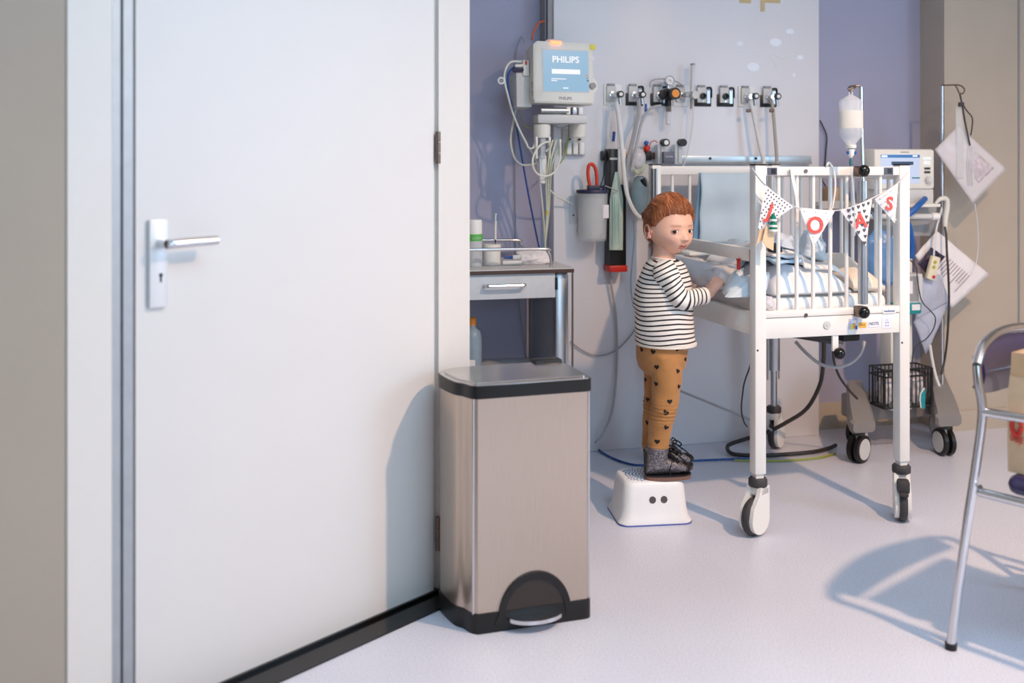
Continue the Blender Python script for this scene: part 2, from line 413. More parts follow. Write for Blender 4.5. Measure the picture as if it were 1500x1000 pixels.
# ceiling lamp (out of frame, lights the room warm)
cl = thing('ceiling_lamp', 'round recessed warm ceiling lamp with white rim', 'lamp', (lamp_pos.x, lamp_pos.y, H-.02))
obj('rim', M().lathe([(.10, H-.02), (.115, H-.02), (.115, H), (.10, H)], (lamp_pos.x, lamp_pos.y, 0), 28), M_WHITE, cl)
obj('diffuser', M().lathe([(.0, H-.012), (.10, H-.012), (.10, H-.004), (0, H-.004)], (lamp_pos.x, lamp_pos.y, 0), 28), M_SKYL, cl)

# ------------------------------------------------------------------ pedal bin
BIN_A = math.radians(17.5)
bo = V3((-.106, 2.586, 0)); BF = Matrix.Translation(bo) @ Matrix.Rotation(BIN_A, 4, 'Z')
BWD, BDP, BHT = .335, .235, .655
def d_out(w, d, grow=0, n=8):
    """bin outline: flat front at y=0, left flank bowed outwards, soft back corners"""
    pts = []
    for cx, cy, a0, a1, r in ((w-.018, .018, -90, 0, .018), (w-.05, d-.05, 0, 90, .05)):
        for i in range(n+1):
            a = math.radians(a0 + (a1-a0)*i/n); pts.append((cx+r*math.cos(a), cy+r*math.sin(a)))
    cv = catmull([(.04, d, 0), (-.010, d-.012, 0), (-.039, d-.05, 0), (-.038, d*.58, 0), (-.025, d*.30, 0), (-.008, .045, 0), (.004, .014, 0), (.018, 0, 0)], 4)
    pts += [(p.x, p.y) for p in cv]
    if grow:
        out = []; k = len(pts)
        for i, p in enumerate(pts):
            a, b = pts[i-1], pts[(i+1) % k]; tx, ty = b[0]-a[0], b[1]-a[1]; L_ = math.hypot(tx, ty) or 1
            out.append((p[0]+ty/L_*grow, p[1]-tx/L_*grow))
        pts = out
    return pts
bt = thing('pedal_bin', 'tall brushed steel pedal bin with black rim and base', 'waste bin', bo, BIN_A)
obj('body', M().prism(d_out(BWD, BDP), .05, .612, BF), M_STEEL, bt)
obj('base', M().prism(d_out(BWD, BDP, .003), 0, .052, BF), M_BLACK, bt)
obj('rim', M().prism(d_out(BWD, BDP, .005), .612, .645, BF), M_BLACK, bt)
lid = obj('lid', M().prism(d_out(BWD, BDP, .002), .644, .648, BF).prism(d_out(BWD, BDP, -.012), .648, .652, BF), mat('lid_steel', (200, 196, 194), .2, 1, noise_amt=.08, scale=9), bt)
obj('lid_hinge', M().bx(BWD-.09, BWD-.005, BDP-.03, BDP+.012, .635, .66, BF, bev=.006), M_BLACK, bt)
# arched pedal recess: rim ring plus dark inner face
XF = BF @ Matrix(((1,0,0,0), (0,0,-1,0), (0,1,0,0), (0,0,0,1)))    # x, z-up, -y out
ac = BWD*.52
arch_o = [(ac+.102*math.cos(PI*i/20)*(1.12 if i in (0, 20) else 1), .02+.125*math.sin(PI*i/20)**.9) for i in range(21)]
arch_i = [(ac+.086*math.cos(PI*i/20), .022+.104*math.sin(PI*i/20)**.9) for i in range(21)]
m = M()
vs_ = []
for (x, z) in arch_o: vs_.append((x, z, 0.0)); 
R1 = [[(x, z, .0), (x, z, .006)] for x, z in arch_o]; R2 = [[(x, z, .006), (x, z, -.0)] for x, z in arch_i]
rings_ = [[(a[0], a[1], -.002), (a[0], a[1], .006), (b_[0], b_[1], .006), (b_[0], b_[1], .001)] for a, b_ in zip(arch_o, arch_i)]
m.rings(rings_, True, True, XF)
obj('pedal_arch', m, M_BLACK, bt)
obj('pedal_recess', M().prism(arch_i, -.001, .002, XF), mat('recess_plastic', (52, 44, 42), .3), bt)
ped = [(ac+.078*math.cos(PI+PI*i/16), -.0-.050*math.sin(PI*i/16)) for i in range(17)]
obj('pedal', M().prism(ped, .026, .036, BF).prism([(ac-.07, 0), (ac+.07, 0), (ac+.07, .004), (ac-.07, .004)], .02, .042, BF), M_CHROME, bt)
for (x_, y_) in ((BWD-.005, .0055), (.008, .0085)): obj('corner_trim', M().cyl(BF @ V3((x_, y_, .05)), BF @ V3((x_, y_, .612)), .0035, 8), M_CHROME, bt)

# ------------------------------------------------------------------ supply cart by the blue wall
def room_box(m, u0, u1, v0, v1, z0, z1, bev=0): return m.bx(u0, u1, v0, v1, z0, z1, RM, bev)
c_r = RC(841, 392, 3.60); CU1 = c_r.x; CU0 = CU1-.68; CV0, CV1 = 3.60, 4.07; CZ = c_r.z
M_CARTT = mat('cart_top_laminate', (196, 196, 196), .35); M_CARTE = mat('cart_edge_brown', (74, 56, 50), .45)
M_CART = mat('cart_drawer_grey', (200, 208, 216), .4); M_CARTS = mat('cart_side_grey', (140, 148, 164), .5)
ct = thing('supply_cart', 'grey supply cart with one drawer standing by the blue wall', 'cart', room(CU1-.3, CV0, 0), TH)
top_ = obj('tabletop', room_box(M(), CU0, CU1, CV0, CV1, CZ-.004, CZ), M_CARTT, ct)
obj('edge_band', room_box(M(), CU0, CU1, CV0, CV1, CZ-.018, CZ-.004), M_CARTE, top_)
pa, pb = RC(811, 395, CV0+.05), RC(832, 395, CV0+.05)
for (ua, ub, va, vb, mm) in ((pa.x, pb.x, CV0+.03, CV0+.085, M_ALU), (pa.x, pb.x, CV1-.085, CV1-.03, M_GREYP), (CU0+.02, CU0+.075, CV0+.03, CV0+.085, M_ALU), (CU0+.02, CU0+.075, CV1-.085, CV1-.03, M_GREYP)):
    obj('post', room_box(M(), ua, ub, va, vb, .04, CZ-.018, bev=.016), mm, ct)
obj('end_panel', room_box(M(), pa.x+.006, pa.x+.03, CV0+.085, CV1-.085, .12, CZ-.02), M_CARTS, ct)
obj('thin_leg', room_box(M(), CU1-.008, CU1-.002, CV0+.002, CV0+.008, .04, CZ-.018), M_HINGE, ct)
dz0, dz1 = RC(760, 437, CV0+.02).z, RC(760, 399, CV0+.02).z
drw = obj('drawer', room_box(M(), CU0+.08, pa.x-.004, CV0+.012, CV0+.40, dz0, dz1, bev=.003), M_CART, ct)
ha, hb = RC(711, 417, CV0), RC(769, 417, CV0)
hz_ = (dz0+dz1)/2 + .005
obj('handle', M().tube([room(ha.x, CV0+.013, hz_), room(ha.x+.004, CV0-.014, hz_), room(ha.x+.02, CV0-.018, hz_), room(hb.x-.02, CV0-.018, hz_), room(hb.x-.004, CV0-.014, hz_), room(hb.x, CV0+.013, hz_)], .0065, 8, 3), M_CHROME, drw)
obj('drawer_stop', room_box(M(), pa.x-.006, pa.x+.004, CV0+.01, CV0+.02, dz0+.03, dz0+.075), M_BLACK, ct)
sh_z = .415
obj('lower_shelf', room_box(M(), CU0+.02, pb.x-.01, CV0+.04, CV1-.04, sh_z-.02, sh_z), M_CARTT, ct)
obj('base_shelf', room_box(M(), CU0+.02, pb.x-.01, CV0+.04, CV1-.04, .10, .12), M_CARTT, ct)
for uu in (CU0+.05, pa.x+.02):
    for vv in (CV0+.06, CV1-.06):
        p = room(uu, vv, 0)
        obj('caster', M().cyl((p.x-.011, p.y, .03), (p.x+.011, p.y, .03), .03, 16).cyl((p.x, p.y, .03), (p.x, p.y, .105), .009, 8), M_RUB, ct)
# gallery rails
for (vv, ur, zz, dn) in ((CV0+.05, 807, 365, 388), (CV1-.05, 765, 352, 378)):
    e = RC(ur, dn, vv); zt = RC(ur-40, zz, vv).z
    pts = [room(CU0+.06, vv, CZ), room(CU0+.06, vv, zt-.02), room(CU0+.085, vv, zt), room(e.x-.05, vv, zt), room(e.x-.012, vv, zt-.012), room(e.x, vv, zt-.04), room(e.x, vv, CZ)]
    obj('gallery_rail', M().tube(pts, .0065, 10, 4), M_CHROME, ct)
# things on the cart
def cart_pt(px, vv, z=None): q = RC(px, 380, vv); return room(q.x, vv, (CZ if z is None else z)+.0008)
p = cart_pt(695, CV0+.14); 
b1 = thing('spray_bottle', 'white disinfectant canister with a green band on the cart', 'bottle', p)
obj('canister', M().lathe([(.0, 0), (.028, 0), (.03, .006), (.03, .105), (.028, .112)], p, 24), M_FROST, b1)
obj('cap', M().lathe([(.026, .112), (.0295, .114), (.0295, .172), (.027, .178), (0, .178)], p, 24), M_WHITE, b1)
bnd = obj('green_band', M().lathe([(.0298, .098), (.0305, .098), (.0305, .124), (.0298, .124)], p, 24), M_GREEN, b1)
tx = text_m('ucible', .016, .0003)
ww = []
for q in tx.v:
    a = q.x/.0307 - PI/2 + .35; ww.append(V3((p.x+.0309*math.cos(a), p.y+.0309*math.sin(a), p.z+.110+q.y)))
tx.v = ww; obj('band_lettering', tx, M_WHITE, bnd, smooth=0)
p = cart_pt(720, CV0+.17)
tub = thing('white_tub', 'short white plastic tub with flat lid on the cart', 'tub', p)
obj('tub_body', M().lathe([(0, 0), (.033, 0), (.035, .004), (.035, .062), (0, .062)], p, 28), M_WHITE, tub)
obj('tub_lid', M().lathe([(.0358, .060), (.0362, .062), (.0362, .078), (.034, .081), (0, .081)], p, 28), M_CREAM, tub)
def syringe(name, base, up, label, L=.11):
    t = thing(name, label, 'syringe', base)
    up = V3(up).normalized(); b = V3(base)
    obj('barrel', M().cyl(b+up*.018, b+up*(L*.72), .0042, 10).cyl(b+up*(L*.72), b+up*(L*.735), .0075, 10), M_WHITE, t)
    obj('plunger', M().cyl(b+up*(L*.72), b+up*(L*.98), .0024, 8).cyl(b+up*(L*.98), b+up*L, .006, 10), M_WHITE, t)
    obj('needle_hub', M().cyl(b, b+up*.019, .0012, 8, .0036), M_NAVY, t)
    return t
syringe('syringe', p + V3((.015, -.004, .081)), (.01, 0, 1), 'thin white syringe standing upright on the white tub lid', .118)
p2 = cart_pt(738, CV0+.17)
s2 = thing('lying_syringe', 'clear syringe with a blue tip lying on the cart top', 'syringe', p2)
a = p2 + V3((0, 0, .026)); dirv = V3((CT, ST, .04)).normalized()
obj('tip', M().cyl(a, a+dirv*.035, .003, 10, .0065), M_WIREB, s2); obj('barrel', M().cyl(a+dirv*.035, a+dirv*.065, .0095, 14), M_FROST, s2)
obj('support_tray', M().bx(p2.x-.004, p2.x+.07, p2.y-.018, p2.y+.018, p2.z, p2.z+.016, bev=.004), M_WHITE, s2)
def crumple(c, r, seed, squash=.5, amp=.35, n=22):
    m = M().ell((0, 0, 0), (1, 1, 1), None, n, n-6)
    off = V3((seed*3.1, seed*1.7, seed*2.3))
    for i, q in enumerate(m.v):
        k = 1 + amp*noise.noise(q*1.6+off) + amp*.6*abs(noise.noise(q*3.7+off))
        m.v[i] = V3((c[0]+q.x*k*r[0], c[1]+q.y*k*r[1], c[2]+max(-1*squash, q.z*k)*r[2]))
    zmin = min(q.z for q in m.v)
    for q in m.v: q.z += c[2]-zmin
    return m
p3 = cart_pt(783, CV0+.18)
obj('crumpled_gauze', crumple(p3, (.055, .03, .04), 3, amp=.5, n=30), M_PAPER, label='crumpled white gauze swab lying on the cart top', cat='gauze', smooth=25)
p4 = cart_pt(692, CV0+.16, sh_z)
b2 = thing('dosing_bottle', 'grey-blue bottle with an orange cap on the lower cart shelf', 'bottle', p4)
obj('bottle_body', M().lathe([(0, 0), (.034, 0), (.036, .006), (.036, .14), (.03, .165), (.013, .178), (.013, .19)], p4, 24), mat('bluegrey_bottle', (150, 172, 190), .3, alpha=.8), b2)
obj('bottle_cap', M().lathe([(.0145, .188), (.0145, .212), (.010, .217), (0, .217)], p4, 18), M_ORANGE, b2)
obj('bottle_label', M().bx(p4.x-.012, p4.x+.012, p4.y-.0375, p4.y-.0355, p4.z+.02, p4.z+.06), M_PAPER, b2)
for k, (xa, xb) in enumerate(((712, 752), (726, 775))):
    q0 = cart_pt(xa, CV0+.12+.03*k, sh_z+.008); q1 = cart_pt(xb, CV0+.10+.05*k, sh_z+.008)
    obj('sealed_packet', M().tube([q0, q1], .011, 8, flat=.6), M_PAPER, label=['short white sealed packet on the lower cart shelf', 'longer white sealed packet behind another on the lower shelf'][k], cat='packet', group='packets on the cart shelf')

# ------------------------------------------------------------------ patient monitor on the wall arm
MY = 3.98
mc = P(826.5, 106, MY); MA = TH + math.radians(3)
MX = Matrix.Translation(mc) @ Matrix.Rotation(MA, 4, 'Z') @ Matrix.Rotation(math.radians(-4), 4, 'X')
k = MY/FPX
mt = thing('patient_monitor', 'white patient monitor with a glowing pale blue start-up screen', 'monitor', mc - V3((0, 0, .13)), MA)
hw, hh = 47*k, 45*k
prof = [(-hw+.004, -hh), (hw-.006, -hh-.004), (hw, -hh+.02), (hw-.004, hh-.012), (hw-.02, hh), (-hw+.02, hh+.002), (-hw+.002, hh-.012), (-hw-.002, -hh+.02)]
XY = MX @ Matrix(((1,0,0,0), (0,0,-1,0), (0,1,0,0), (0,0,0,1)))     # x, up, towards viewer
def insets(prof, g): 
    return [(x-(g if x > 0 else -g), y-(g if y > 0 else -g)) for x, y in prof]
hs = M().rings([[(x, y, z) for x, y in pr] for pr, z in ((insets(prof, .02), -.13), (insets(prof, .006), -.12), (prof, -.03), (prof, -.006), (insets(prof, .006), 0))], True, True, XY)
obj('housing', hs, M_CREAM, mt)
obj('rear_box', M().bx(-hw-.055, -hw+.01, .06, .16, -.135, .005, MX, bev=.006), M_LGREY, mt)
lob = [(hw-.016+.03*math.cos(a), -.096+.045+.034*math.sin(a)) for a in [math.radians(-100+200*i/14) for i in range(15)]]
obj('knob_lobe', M().prism(lob + [(hw-.03, -.02), (hw-.03, -.085)], -.045, -.002, XY), M_CREAM, mt)
obj('dial', M().cyl(XY @ V3((hw-.009, -.052, -.004)), XY @ V3((hw-.009, -.052, .01)), .0125, 20), M_GREYP, mt)
def emit_mat(name, rgb, s):
    return mat(name, (12, 12, 14), .25, emit=rgb, estr=s*1.05, noise_amt=.02, scale=3)
sx0, sx1, sy0, sy1 = (794-826.5)*k, (864-826.5)*k, (106-134)*k, (106-74)*k
obj('screen_frame', M().bx(sx0-.004, sx1+.004, -.0012, .002, sy0-.004, sy1+.004, MX), M_LGREY, mt)
scr = obj('screen', M().bx(sx0, sx1, -.0022, .0, sy0, sy1, MX), emit_mat('screen_blue', (150, 192, 222), .85), mt)
M_SCRW = emit_mat('screen_white', (250, 252, 255), .9)
ls = text_m('PHILIPS', .036, .0002, .0007).xf(XY @ Matrix.Translation(((829-826.5)*k, (106-87.5)*k, .0026)))
obj('screen_lettering', ls, M_SCRW, scr, smooth=0)
bar = M().bx((807-826.5)*k, (851-826.5)*k, -.003, -.0022, (106-108.5)*k, (106-101.5)*k, MX)
bar.bx((806-826.5)*k, (829-826.5)*k, -.003, -.0022, (106-116.5)*k, (106-115.3)*k, MX).bx((806-826.5)*k, (815-826.5)*k, -.003, -.0022, (106-119.2)*k, (106-118)*k, MX)
bar.bx((824-826.5)*k, (832-826.5)*k, -.003, -.0022, (106-130)*k, (106-128.3)*k, MX)
obj('screen_bars', bar, M_SCRW, scr, smooth=0)
obj('maker_lettering', text_m('PHILIPS', .017, .0002, .0005).xf(XY @ Matrix.Translation((.002, (106-144.5)*k, .0006))), M_GREYP, mt, smooth=0)
obj('alarm_lamp', M().bx((806-826.5)*k, (823-826.5)*k, -.004, .02, hh-.012, hh+.004, MX, bev=.003), mat('alarm_red_glow', (255, 120, 90), .3, emit=(255, 96, 60), estr=4.5), mt)
obj('top_handle', M().tube([MX @ V3(q) for q in ((-.06, .05, hh), (-.05, .05, hh+.012), (.0, .05, hh+.014), (.012, .05, hh))], .006, 8, 4), M_LGREY, mt)
obj('yellow_sticker', M().bx(hw-.015, hw+.008, -.002, .002, hh-.028, hh-.006, MX), M_YEL, mt)
for (x, z, rgb, nm) in ((.094, -.01, 'o', 'key'), (.097, -.022, 'g', 'key'), (.099, -.032, 'b', 'key')):
    obj(nm, M().bx(x-.004, x+.004, -.003, .001, z-.0025, z+.0025, MX), {'o': M_ORANGE, 'g': M_GREYP, 'b': M_WIREB}[rgb], mt)
obj('check_sticker', M().lathe([(.0, 0), (.0105, 0), (.0105, .001), (0, .001)], (0, 0, 0), 20, XY @ Matrix.Translation((hw-.006, .06, 0))), M_PAPER, mt)
# module rack with sockets on its left flank
obj('socket_block', M().bx(-hw-.028, -hw-.002, .05, .075, -.01, .055, MX, bev=.004), M_CREAM, mt)
obj('socket_plug', M().cyl(MX @ V3((-hw-.07, .055, .012)), MX @ V3((-hw-.026, .055, .015)), .007, 10), M_NAVY, mt)
obj('socket_plug', M().cyl(MX @ V3((-hw-.06, .055, .030)), MX @ V3((-hw-.026, .055, .032)), .0065, 10), M_CREAM, mt)
obj('fuse_red', M().bx(-hw-.02, -hw-.012, .046, .052, .035, .05, MX), M_RED, mt)
ven = M()
for i in range(6): ven.bx(-hw-.0045, -hw+.002, .012, .02, -.095+.01*i, -.09+.01*i, MX)
obj('side_vents', ven, M_GREYP, mt)
# wall arm
arm = thing('monitor_arm', 'white wall arm and bracket carrying the patient monitor', 'bracket', onv(835, 225, VP), TH)
a0, a1 = RC(783, 168, 3.85), RC(856, 182, 3.85)
obj('arm_beam', M().bx(a0.x, a1.x, 3.80, 3.88, a1.z, a0.z, RM, bev=.008), M_LGREY, arm)
q0, q1 = RC(792, 158, 3.83), RC(832, 166, 3.83)
obj('cross_tube', M().cyl(room(q0.x, 3.83, (q0.z+q1.z)/2), room(q1.x, 3.83, (q0.z+q1.z)/2), .013, 14), M_ALU, arm)
q0, q1 = RC(829, 157, 3.83), RC(852, 168, 3.83)
for j in range(3): obj('clamp_block', M().bx(q0.x+j*.026, q0.x+j*.026+.017, 3.82, 3.9, q1.z, q0.z, RM, bev=.003), M_WHITE if j != 1 else M_ALU, arm)
q = RC(846, 185, 3.93); obj('swivel_post', M().lathe([(.036, -.045), (.036, .04), (.03, .045)], (0, 0, 0), 22, RM @ Matrix.Translation((q.x, 3.93, q.z))), M_CREAM, arm)
q0, q1 = RC(822, 188, VP), RC(856, 228, VP)
obj('wall_plate', M().bx(q0.x, q1.x, VP-.02, VP, q1.z, q0.z, RM, bev=.004), M_LGREY, arm)
for j in range(3): obj('plate_block', M().bx(q0.x+.012+j*.028, q0.x+.033+j*.028, VP-.045, VP-.02, q1.z+.005, q1.z+.055, RM, bev=.003), M_WHITE, arm)
for xx in (836, 851):
    qq = RC(xx, 204, VP-.046); obj('bolt', M().cyl(room(qq.x, VP-.035, qq.z), room(qq.x, VP-.018, qq.z), .005, 10), M_BLACK, arm)
q = RC(794, 180, 3.84); q.z = a1.z - .036
hold = thing('cable_holder', 'white slotted cable holder hanging below the monitor arm', 'cable holder', room(q.x, 3.84, q.z-.17), TH)
obj('collar', M().lathe([(.032, -.02), (.034, .0), (.034, .03), (.03, .034)], (0, 0, 0), 20, RM @ Matrix.Translation((q.x, 3.84, q.z))), M_CREAM, hold)
for dx in (-.027, .0, .027): obj('rib', M().box((q.x+dx, 3.835, q.z-.06), (.011 if dx else .022, .03, .09), RM, bev=.004), M_CREAM if dx else M_FROST, hold)
obj('tail', M().box((q.x+.002, 3.84, q.z-.145), (.034, .03, .12), RM, bev=.012), M_WHITE, hold)

# loose cables by the monitor
def cable(name, pts, r, material, label, cat='cable', n=7, sm=6, **kw):
    """pts: (px, py, v) on room planes of depth v"""
    return obj(name, M().tube([onv(x, y, v) for x, y, v in pts], r, n, sm), material, label=label, cat=cat, **kw)
cable('sensor_cable', [(764, 90, 3.86), (748, 91, 3.86), (740, 103, 3.86), (739, 118, 3.87), (744, 140, 3.88), (752, 168, 3.9), (768, 205, 3.9), (784, 232, 3.9), (790, 260, 3.93), (796, 320, 3.96), (799, 372, 3.99)], .0042, M_WIREW, 'long cream sensor cable looping down from the monitor sockets to the cart')
cable('blue_sensor_cable', [(760, 98, 3.88), (751, 100, 3.885), (744, 112, 3.885), (746, 138, 3.90), (756, 182, 3.93), (766, 240, 3.95), (776, 295, 3.98), (787, 350, 4.02), (792, 372, 4.045)], .0038, M_WIREB, 'blue cable running from the monitor socket down behind the cart')
cable('looped_cable', [(756, 158, 3.95), (752, 178, 3.95), (748, 205, 3.94), (753, 230, 3.92), (764, 241, 3.885), (778, 241, 3.865), (786, 239, 3.85)], .0042, M_WIREW, 'cream cable sagging in a U left of the slotted holder')
cable('coiled_cable', [(785, 200, 3.85), (781, 216, 3.83), (774, 216, 3.83), (771, 209, 3.84), (764, 196, 3.86), (757, 182, 3.88)], .0036, M_WIREW, 'short cream cable hooked off the slotted holder')
cable('round_coil', [(800, 222, 3.8), (808, 211, 3.8), (800, 208, 3.8), (789, 215, 3.79), (781, 230, 3.79), (781, 245, 3.79), (788, 255, 3.8), (800, 258, 3.8), (812, 252, 3.8), (818, 240, 3.8), (821, 225, 3.8), (820, 204, 3.8)], .0042, M_WIREW, 'cream cable wound into a round coil beside the holder')
for i, (x0, x1, x2) in enumerate(((806, 804, 801), (811, 807, 802.5), (818, 810, 804))):
    d_ = -.048+.014*i
    cable('bundle_cable', [(x0+4, 205, 3.84+d_), (x0, 218, 3.83+d_), (x1-1, 240, 3.84+d_), (x1-4, 270, 3.88+d_), (x2, 310, 3.92+d_), (x2-2-i, 345, 3.95+d_), (798-i, 374, 3.97+d_)], .0034, mat('olive_cream_cable', (206, 210, 184), .5), ['pale olive bundle cable with a yellow connector above the cart', 'pale olive bundle cable running between two others below the holder', 'pale olive bundle cable passing closest to the yellow-green earth wire'][i], group='cables of the hanging bundle')
obj('yellow_connector', M().tube([onv(801.5, 308, 3.870), onv(801, 311, 3.872), onv(800, 315, 3.876)], [.004, .006, .004], 8), mat('connector_yellow', (206, 190, 70), .5), label='small yellow connector on the hanging cable bundle', cat='connector')
cable('short_lead', [(803, 268, 3.9), (806, 278, 3.92), (815, 287, 3.95), (827, 293, 3.98), (838, 299, 4.0)], .0034, M_WIREW, 'short white lead poking out of the bundle towards the suction jar')
cable('earth_cable', [(833, 178, 3.92), (833, 195, 3.95), (831, 215, 3.96), (824, 234, 3.96), (815, 244, 3.95)], .0028, M_WIREY, 'yellow-green earth wire below the monitor arm')
cable('rear_earth_cable', [(760, 155, 3.93), (762, 167, 3.95), (768, 184, 3.97), (780, 188, 3.98)], .0022, M_WIREY, 'thin yellow-green wire below the grey box behind the monitor')
cable('grey_link_cable', [(805, 177, 3.86), (812, 184, 3.86), (824, 187, 3.86), (836, 181, 3.88), (842, 175, 3.9)], .003, M_GREYP, 'grey cable sagging under the monitor arm')
cable('orange_cable', [(779, 58, 3.95), (783, 44, 3.98), (790, 33, 4.02), (801, 31, 4.05)], .0036, M_WIREO, 'orange cable arching from the panel edge to the monitor')
cable('thin_wall_wire', [(769, 62, 4.1), (763, 55, 4.1), (755, 90, 4.11), (754, 200, 4.112), (755, 300, 4.112), (756, 380, 4.112), (760, 440, 4.112), (768, 500, 4.112), (772, 530, 4.112)], .0022, M_GREYP, 'thin grey wire running straight down the blue wall')
tg = thing('cable_tag', 'round white cable tag clipped to the sensor cable', 'tag', onv(734, 118, 3.84), TH)
obj('tag_disc', M().cyl(onv(734.5, 118, 3.845), onv(734.5, 118, 3.84), .015, 18), M_WHITE, tg)
obj('tag_print', M().cyl(onv(734.5, 118, 3.8395), onv(734.5, 118, 3.8388), .009, 14), M_GREYP, tg)

# ------------------------------------------------------------------ gas outlets on the panel
OX = [897, 929, 965, 998, 1029, 1062, 1093, 1125]
DARK = {1, 2, 4, 5, 7}
OLAB = ['gas outlet on a white plate, the one next to the monitor dial', 'gas outlet on a black plate with a grey hose, beside the regulator', 'gas outlet on a black plate behind the orange-knobbed regulator', 'gas outlet on a white plate carrying the flow meter',
        'unused gas outlet on a black plate beside the flow meter', 'unused gas outlet on a black plate beside a white-plated outlet', 'gas outlet on a white plate with a white hose plugged in', 'gas outlet on a black plate at the row end, stiff grey hose below']
mpp = 1/338.0
for i, ox in enumerate(OX):
    q = RC(ox, 138+i*.45, VP); u, z = q.x, q.z
    t = thing('gas_outlet', OLAB[i], 'gas outlet', room(u, VP, z-.045), TH, 'gas outlets in a row on the panel')
    pm = M_BLACK if i in DARK else M_WHITE
    obj('back_plate', M().bx(u-.04, u+.04, VP-.006, VP, z-.048, z+.006 if i in DARK else z+.042, RM, bev=.003), pm, t)
    obj('front_plate', M().bx(u-.03, u+.012, VP-.016, VP-.005, z-.032, z+.036, RM, bev=.003), M_LGREY, t)
    obj('top_clip', M().bx(u-.026, u+.004, VP-.02, VP-.005, z+.036, z+.044, RM), M_GREYP, t)
    if i in DARK:
        obj('guard_loop', M().tube([room(u+.014, VP-.01, z+.032), room(u+.03, VP-.012, z+.034), room(u+.036, VP-.012, z+.026), room(u+.036, VP-.012, z-.01)], .0045, 6, 3), M_BLACK, t)
        obj('bright_insert', M().bx(u+.016, u+.031, VP-.012, VP-.005, z-.035, z+.022, RM), M_ALU, t)
    obj('socket', M().lathe([(.014, 0), (.014, .012), (.008, .013), (.008, .006)], (0, 0, 0), 18, RM @ Matrix.Translation((u-.006, VP-.014, z-.004)) @ Matrix.Rotation(PI/2, 4, 'X')), M_BLACK if i in (4, 5) else M_CHROME, t)
    obj('screw', M().cyl(room(u-.006, VP-.018, z-.026), room(u-.006, VP-.014, z-.026), .004, 10), M_CHROME, t)
    if i in (0, 1, 6, 7):
        w = u+.014
        t2 = thing('gas_plug', ['plug with black collar in the outlet next to the monitor dial', 'plug with black collar holding the grey hose beside the regulator', '', '', '', '', 'plug holding the white hose on a white-plated outlet', 'plug of the stiff grey hose at the end of the outlet row'][i], 'plug', room(w, VP-.03, z-.03), TH, 'plugs in the gas outlets')
        obj('plug_body', M().cyl(room(u-.006, VP-.06, z-.006), room(u-.006, VP-.016, z-.006), .011, 16).cyl(room(u-.006, VP-.045, z-.006), room(w, VP-.055, z-.006), .009, 12), M_CHROME, t2)
        obj('collar', M().cyl(room(w, VP-.068, z-.004), room(w, VP-.035, z-.004), .0145, 20), M_BLACK, t2)
        obj('cap', M().cyl(room(w, VP-.0705, z-.004), room(w, VP-.067, z-.004), .008, 16), M_WHITE, t2)
        obj('hose_tail', M().cyl(room(w, VP-.05, z-.016), room(w+.004, VP-.05, z-.045), .008, 10), M_ALU, t2)
# regulator on outlet 2
q = RC(972, 138, VP); u, z = q.x, q.z
rg = thing('vacuum_regulator', 'vacuum regulator with round gauge and orange-faced black knob', 'regulator', room(u, VP-.05, z-.09), TH)
obj('body', M().cyl(room(u-.012, VP-.02, z-.004), room(u-.012, VP-.075, z-.004), .022, 18).cyl(room(u, VP-.05, z), room(u, VP-.05, z-.055), .014, 14), M_BLACK, rg)
kn = obj('knob', M().cyl(room(u+.008, VP-.11, z-.004), room(u+.008, VP-.07, z-.004), .026, 12), M_BLACK, rg)
obj('knob_face', M().cyl(room(u+.008, VP-.1135, z-.004), room(u+.008, VP-.109, z-.004), .017, 20), M_ORANGE, kn)
ga = obj('gauge', M().lathe([(0, 0), (.021, 0), (.021, .022), (.018, .022), (.018, .019), (0, .019)], (0, 0, 0), 24, RM @ Matrix.Translation((u, VP-.05, z+.054)) @ Matrix.Rotation(PI/2, 4, 'X')), M_CHROME, rg)
obj('gauge_dial', M().cyl(room(u, VP-.0695, z+.054), room(u, VP-.0705, z+.054), .0175, 20), M_PAPER, ga)
obj('gauge_needle', M().box((0, 0, 0), (.016, .0006, .0016), RM @ Matrix.Translation((u, VP-.0715, z+.054)) @ Matrix.Rotation(.5, 4, 'Y')), M_BLACK, ga)
obj('gauge_stem', M().cyl(room(u-.002, VP-.055, z+.02), room(u-.002, VP-.055, z+.036), .006, 10), M_CHROME, rg)
obj('nut', M().cyl(room(u, VP-.05, z-.055), room(u, VP-.05, z-.078), .014, 6), M_CHROME, rg)
obj('safety_jar', M().lathe([(.006, -.135), (.011, -.13), (.0115, -.08), (.008, -.078)], (0, 0, 0), 16, RM @ Matrix.Translation((u, VP-.05, z))), M_FROST, rg)
obj('drip_loop', M().tube([room(u-.008, VP-.05, z-.13), room(u-.006, VP-.05, z-.165), room(u+.008, VP-.05, z-.178), room(u+.018, VP-.05, z-.15), room(u+.014, VP-.05, z-.12)], .0022, 6, 4), M_CLEAR, rg)
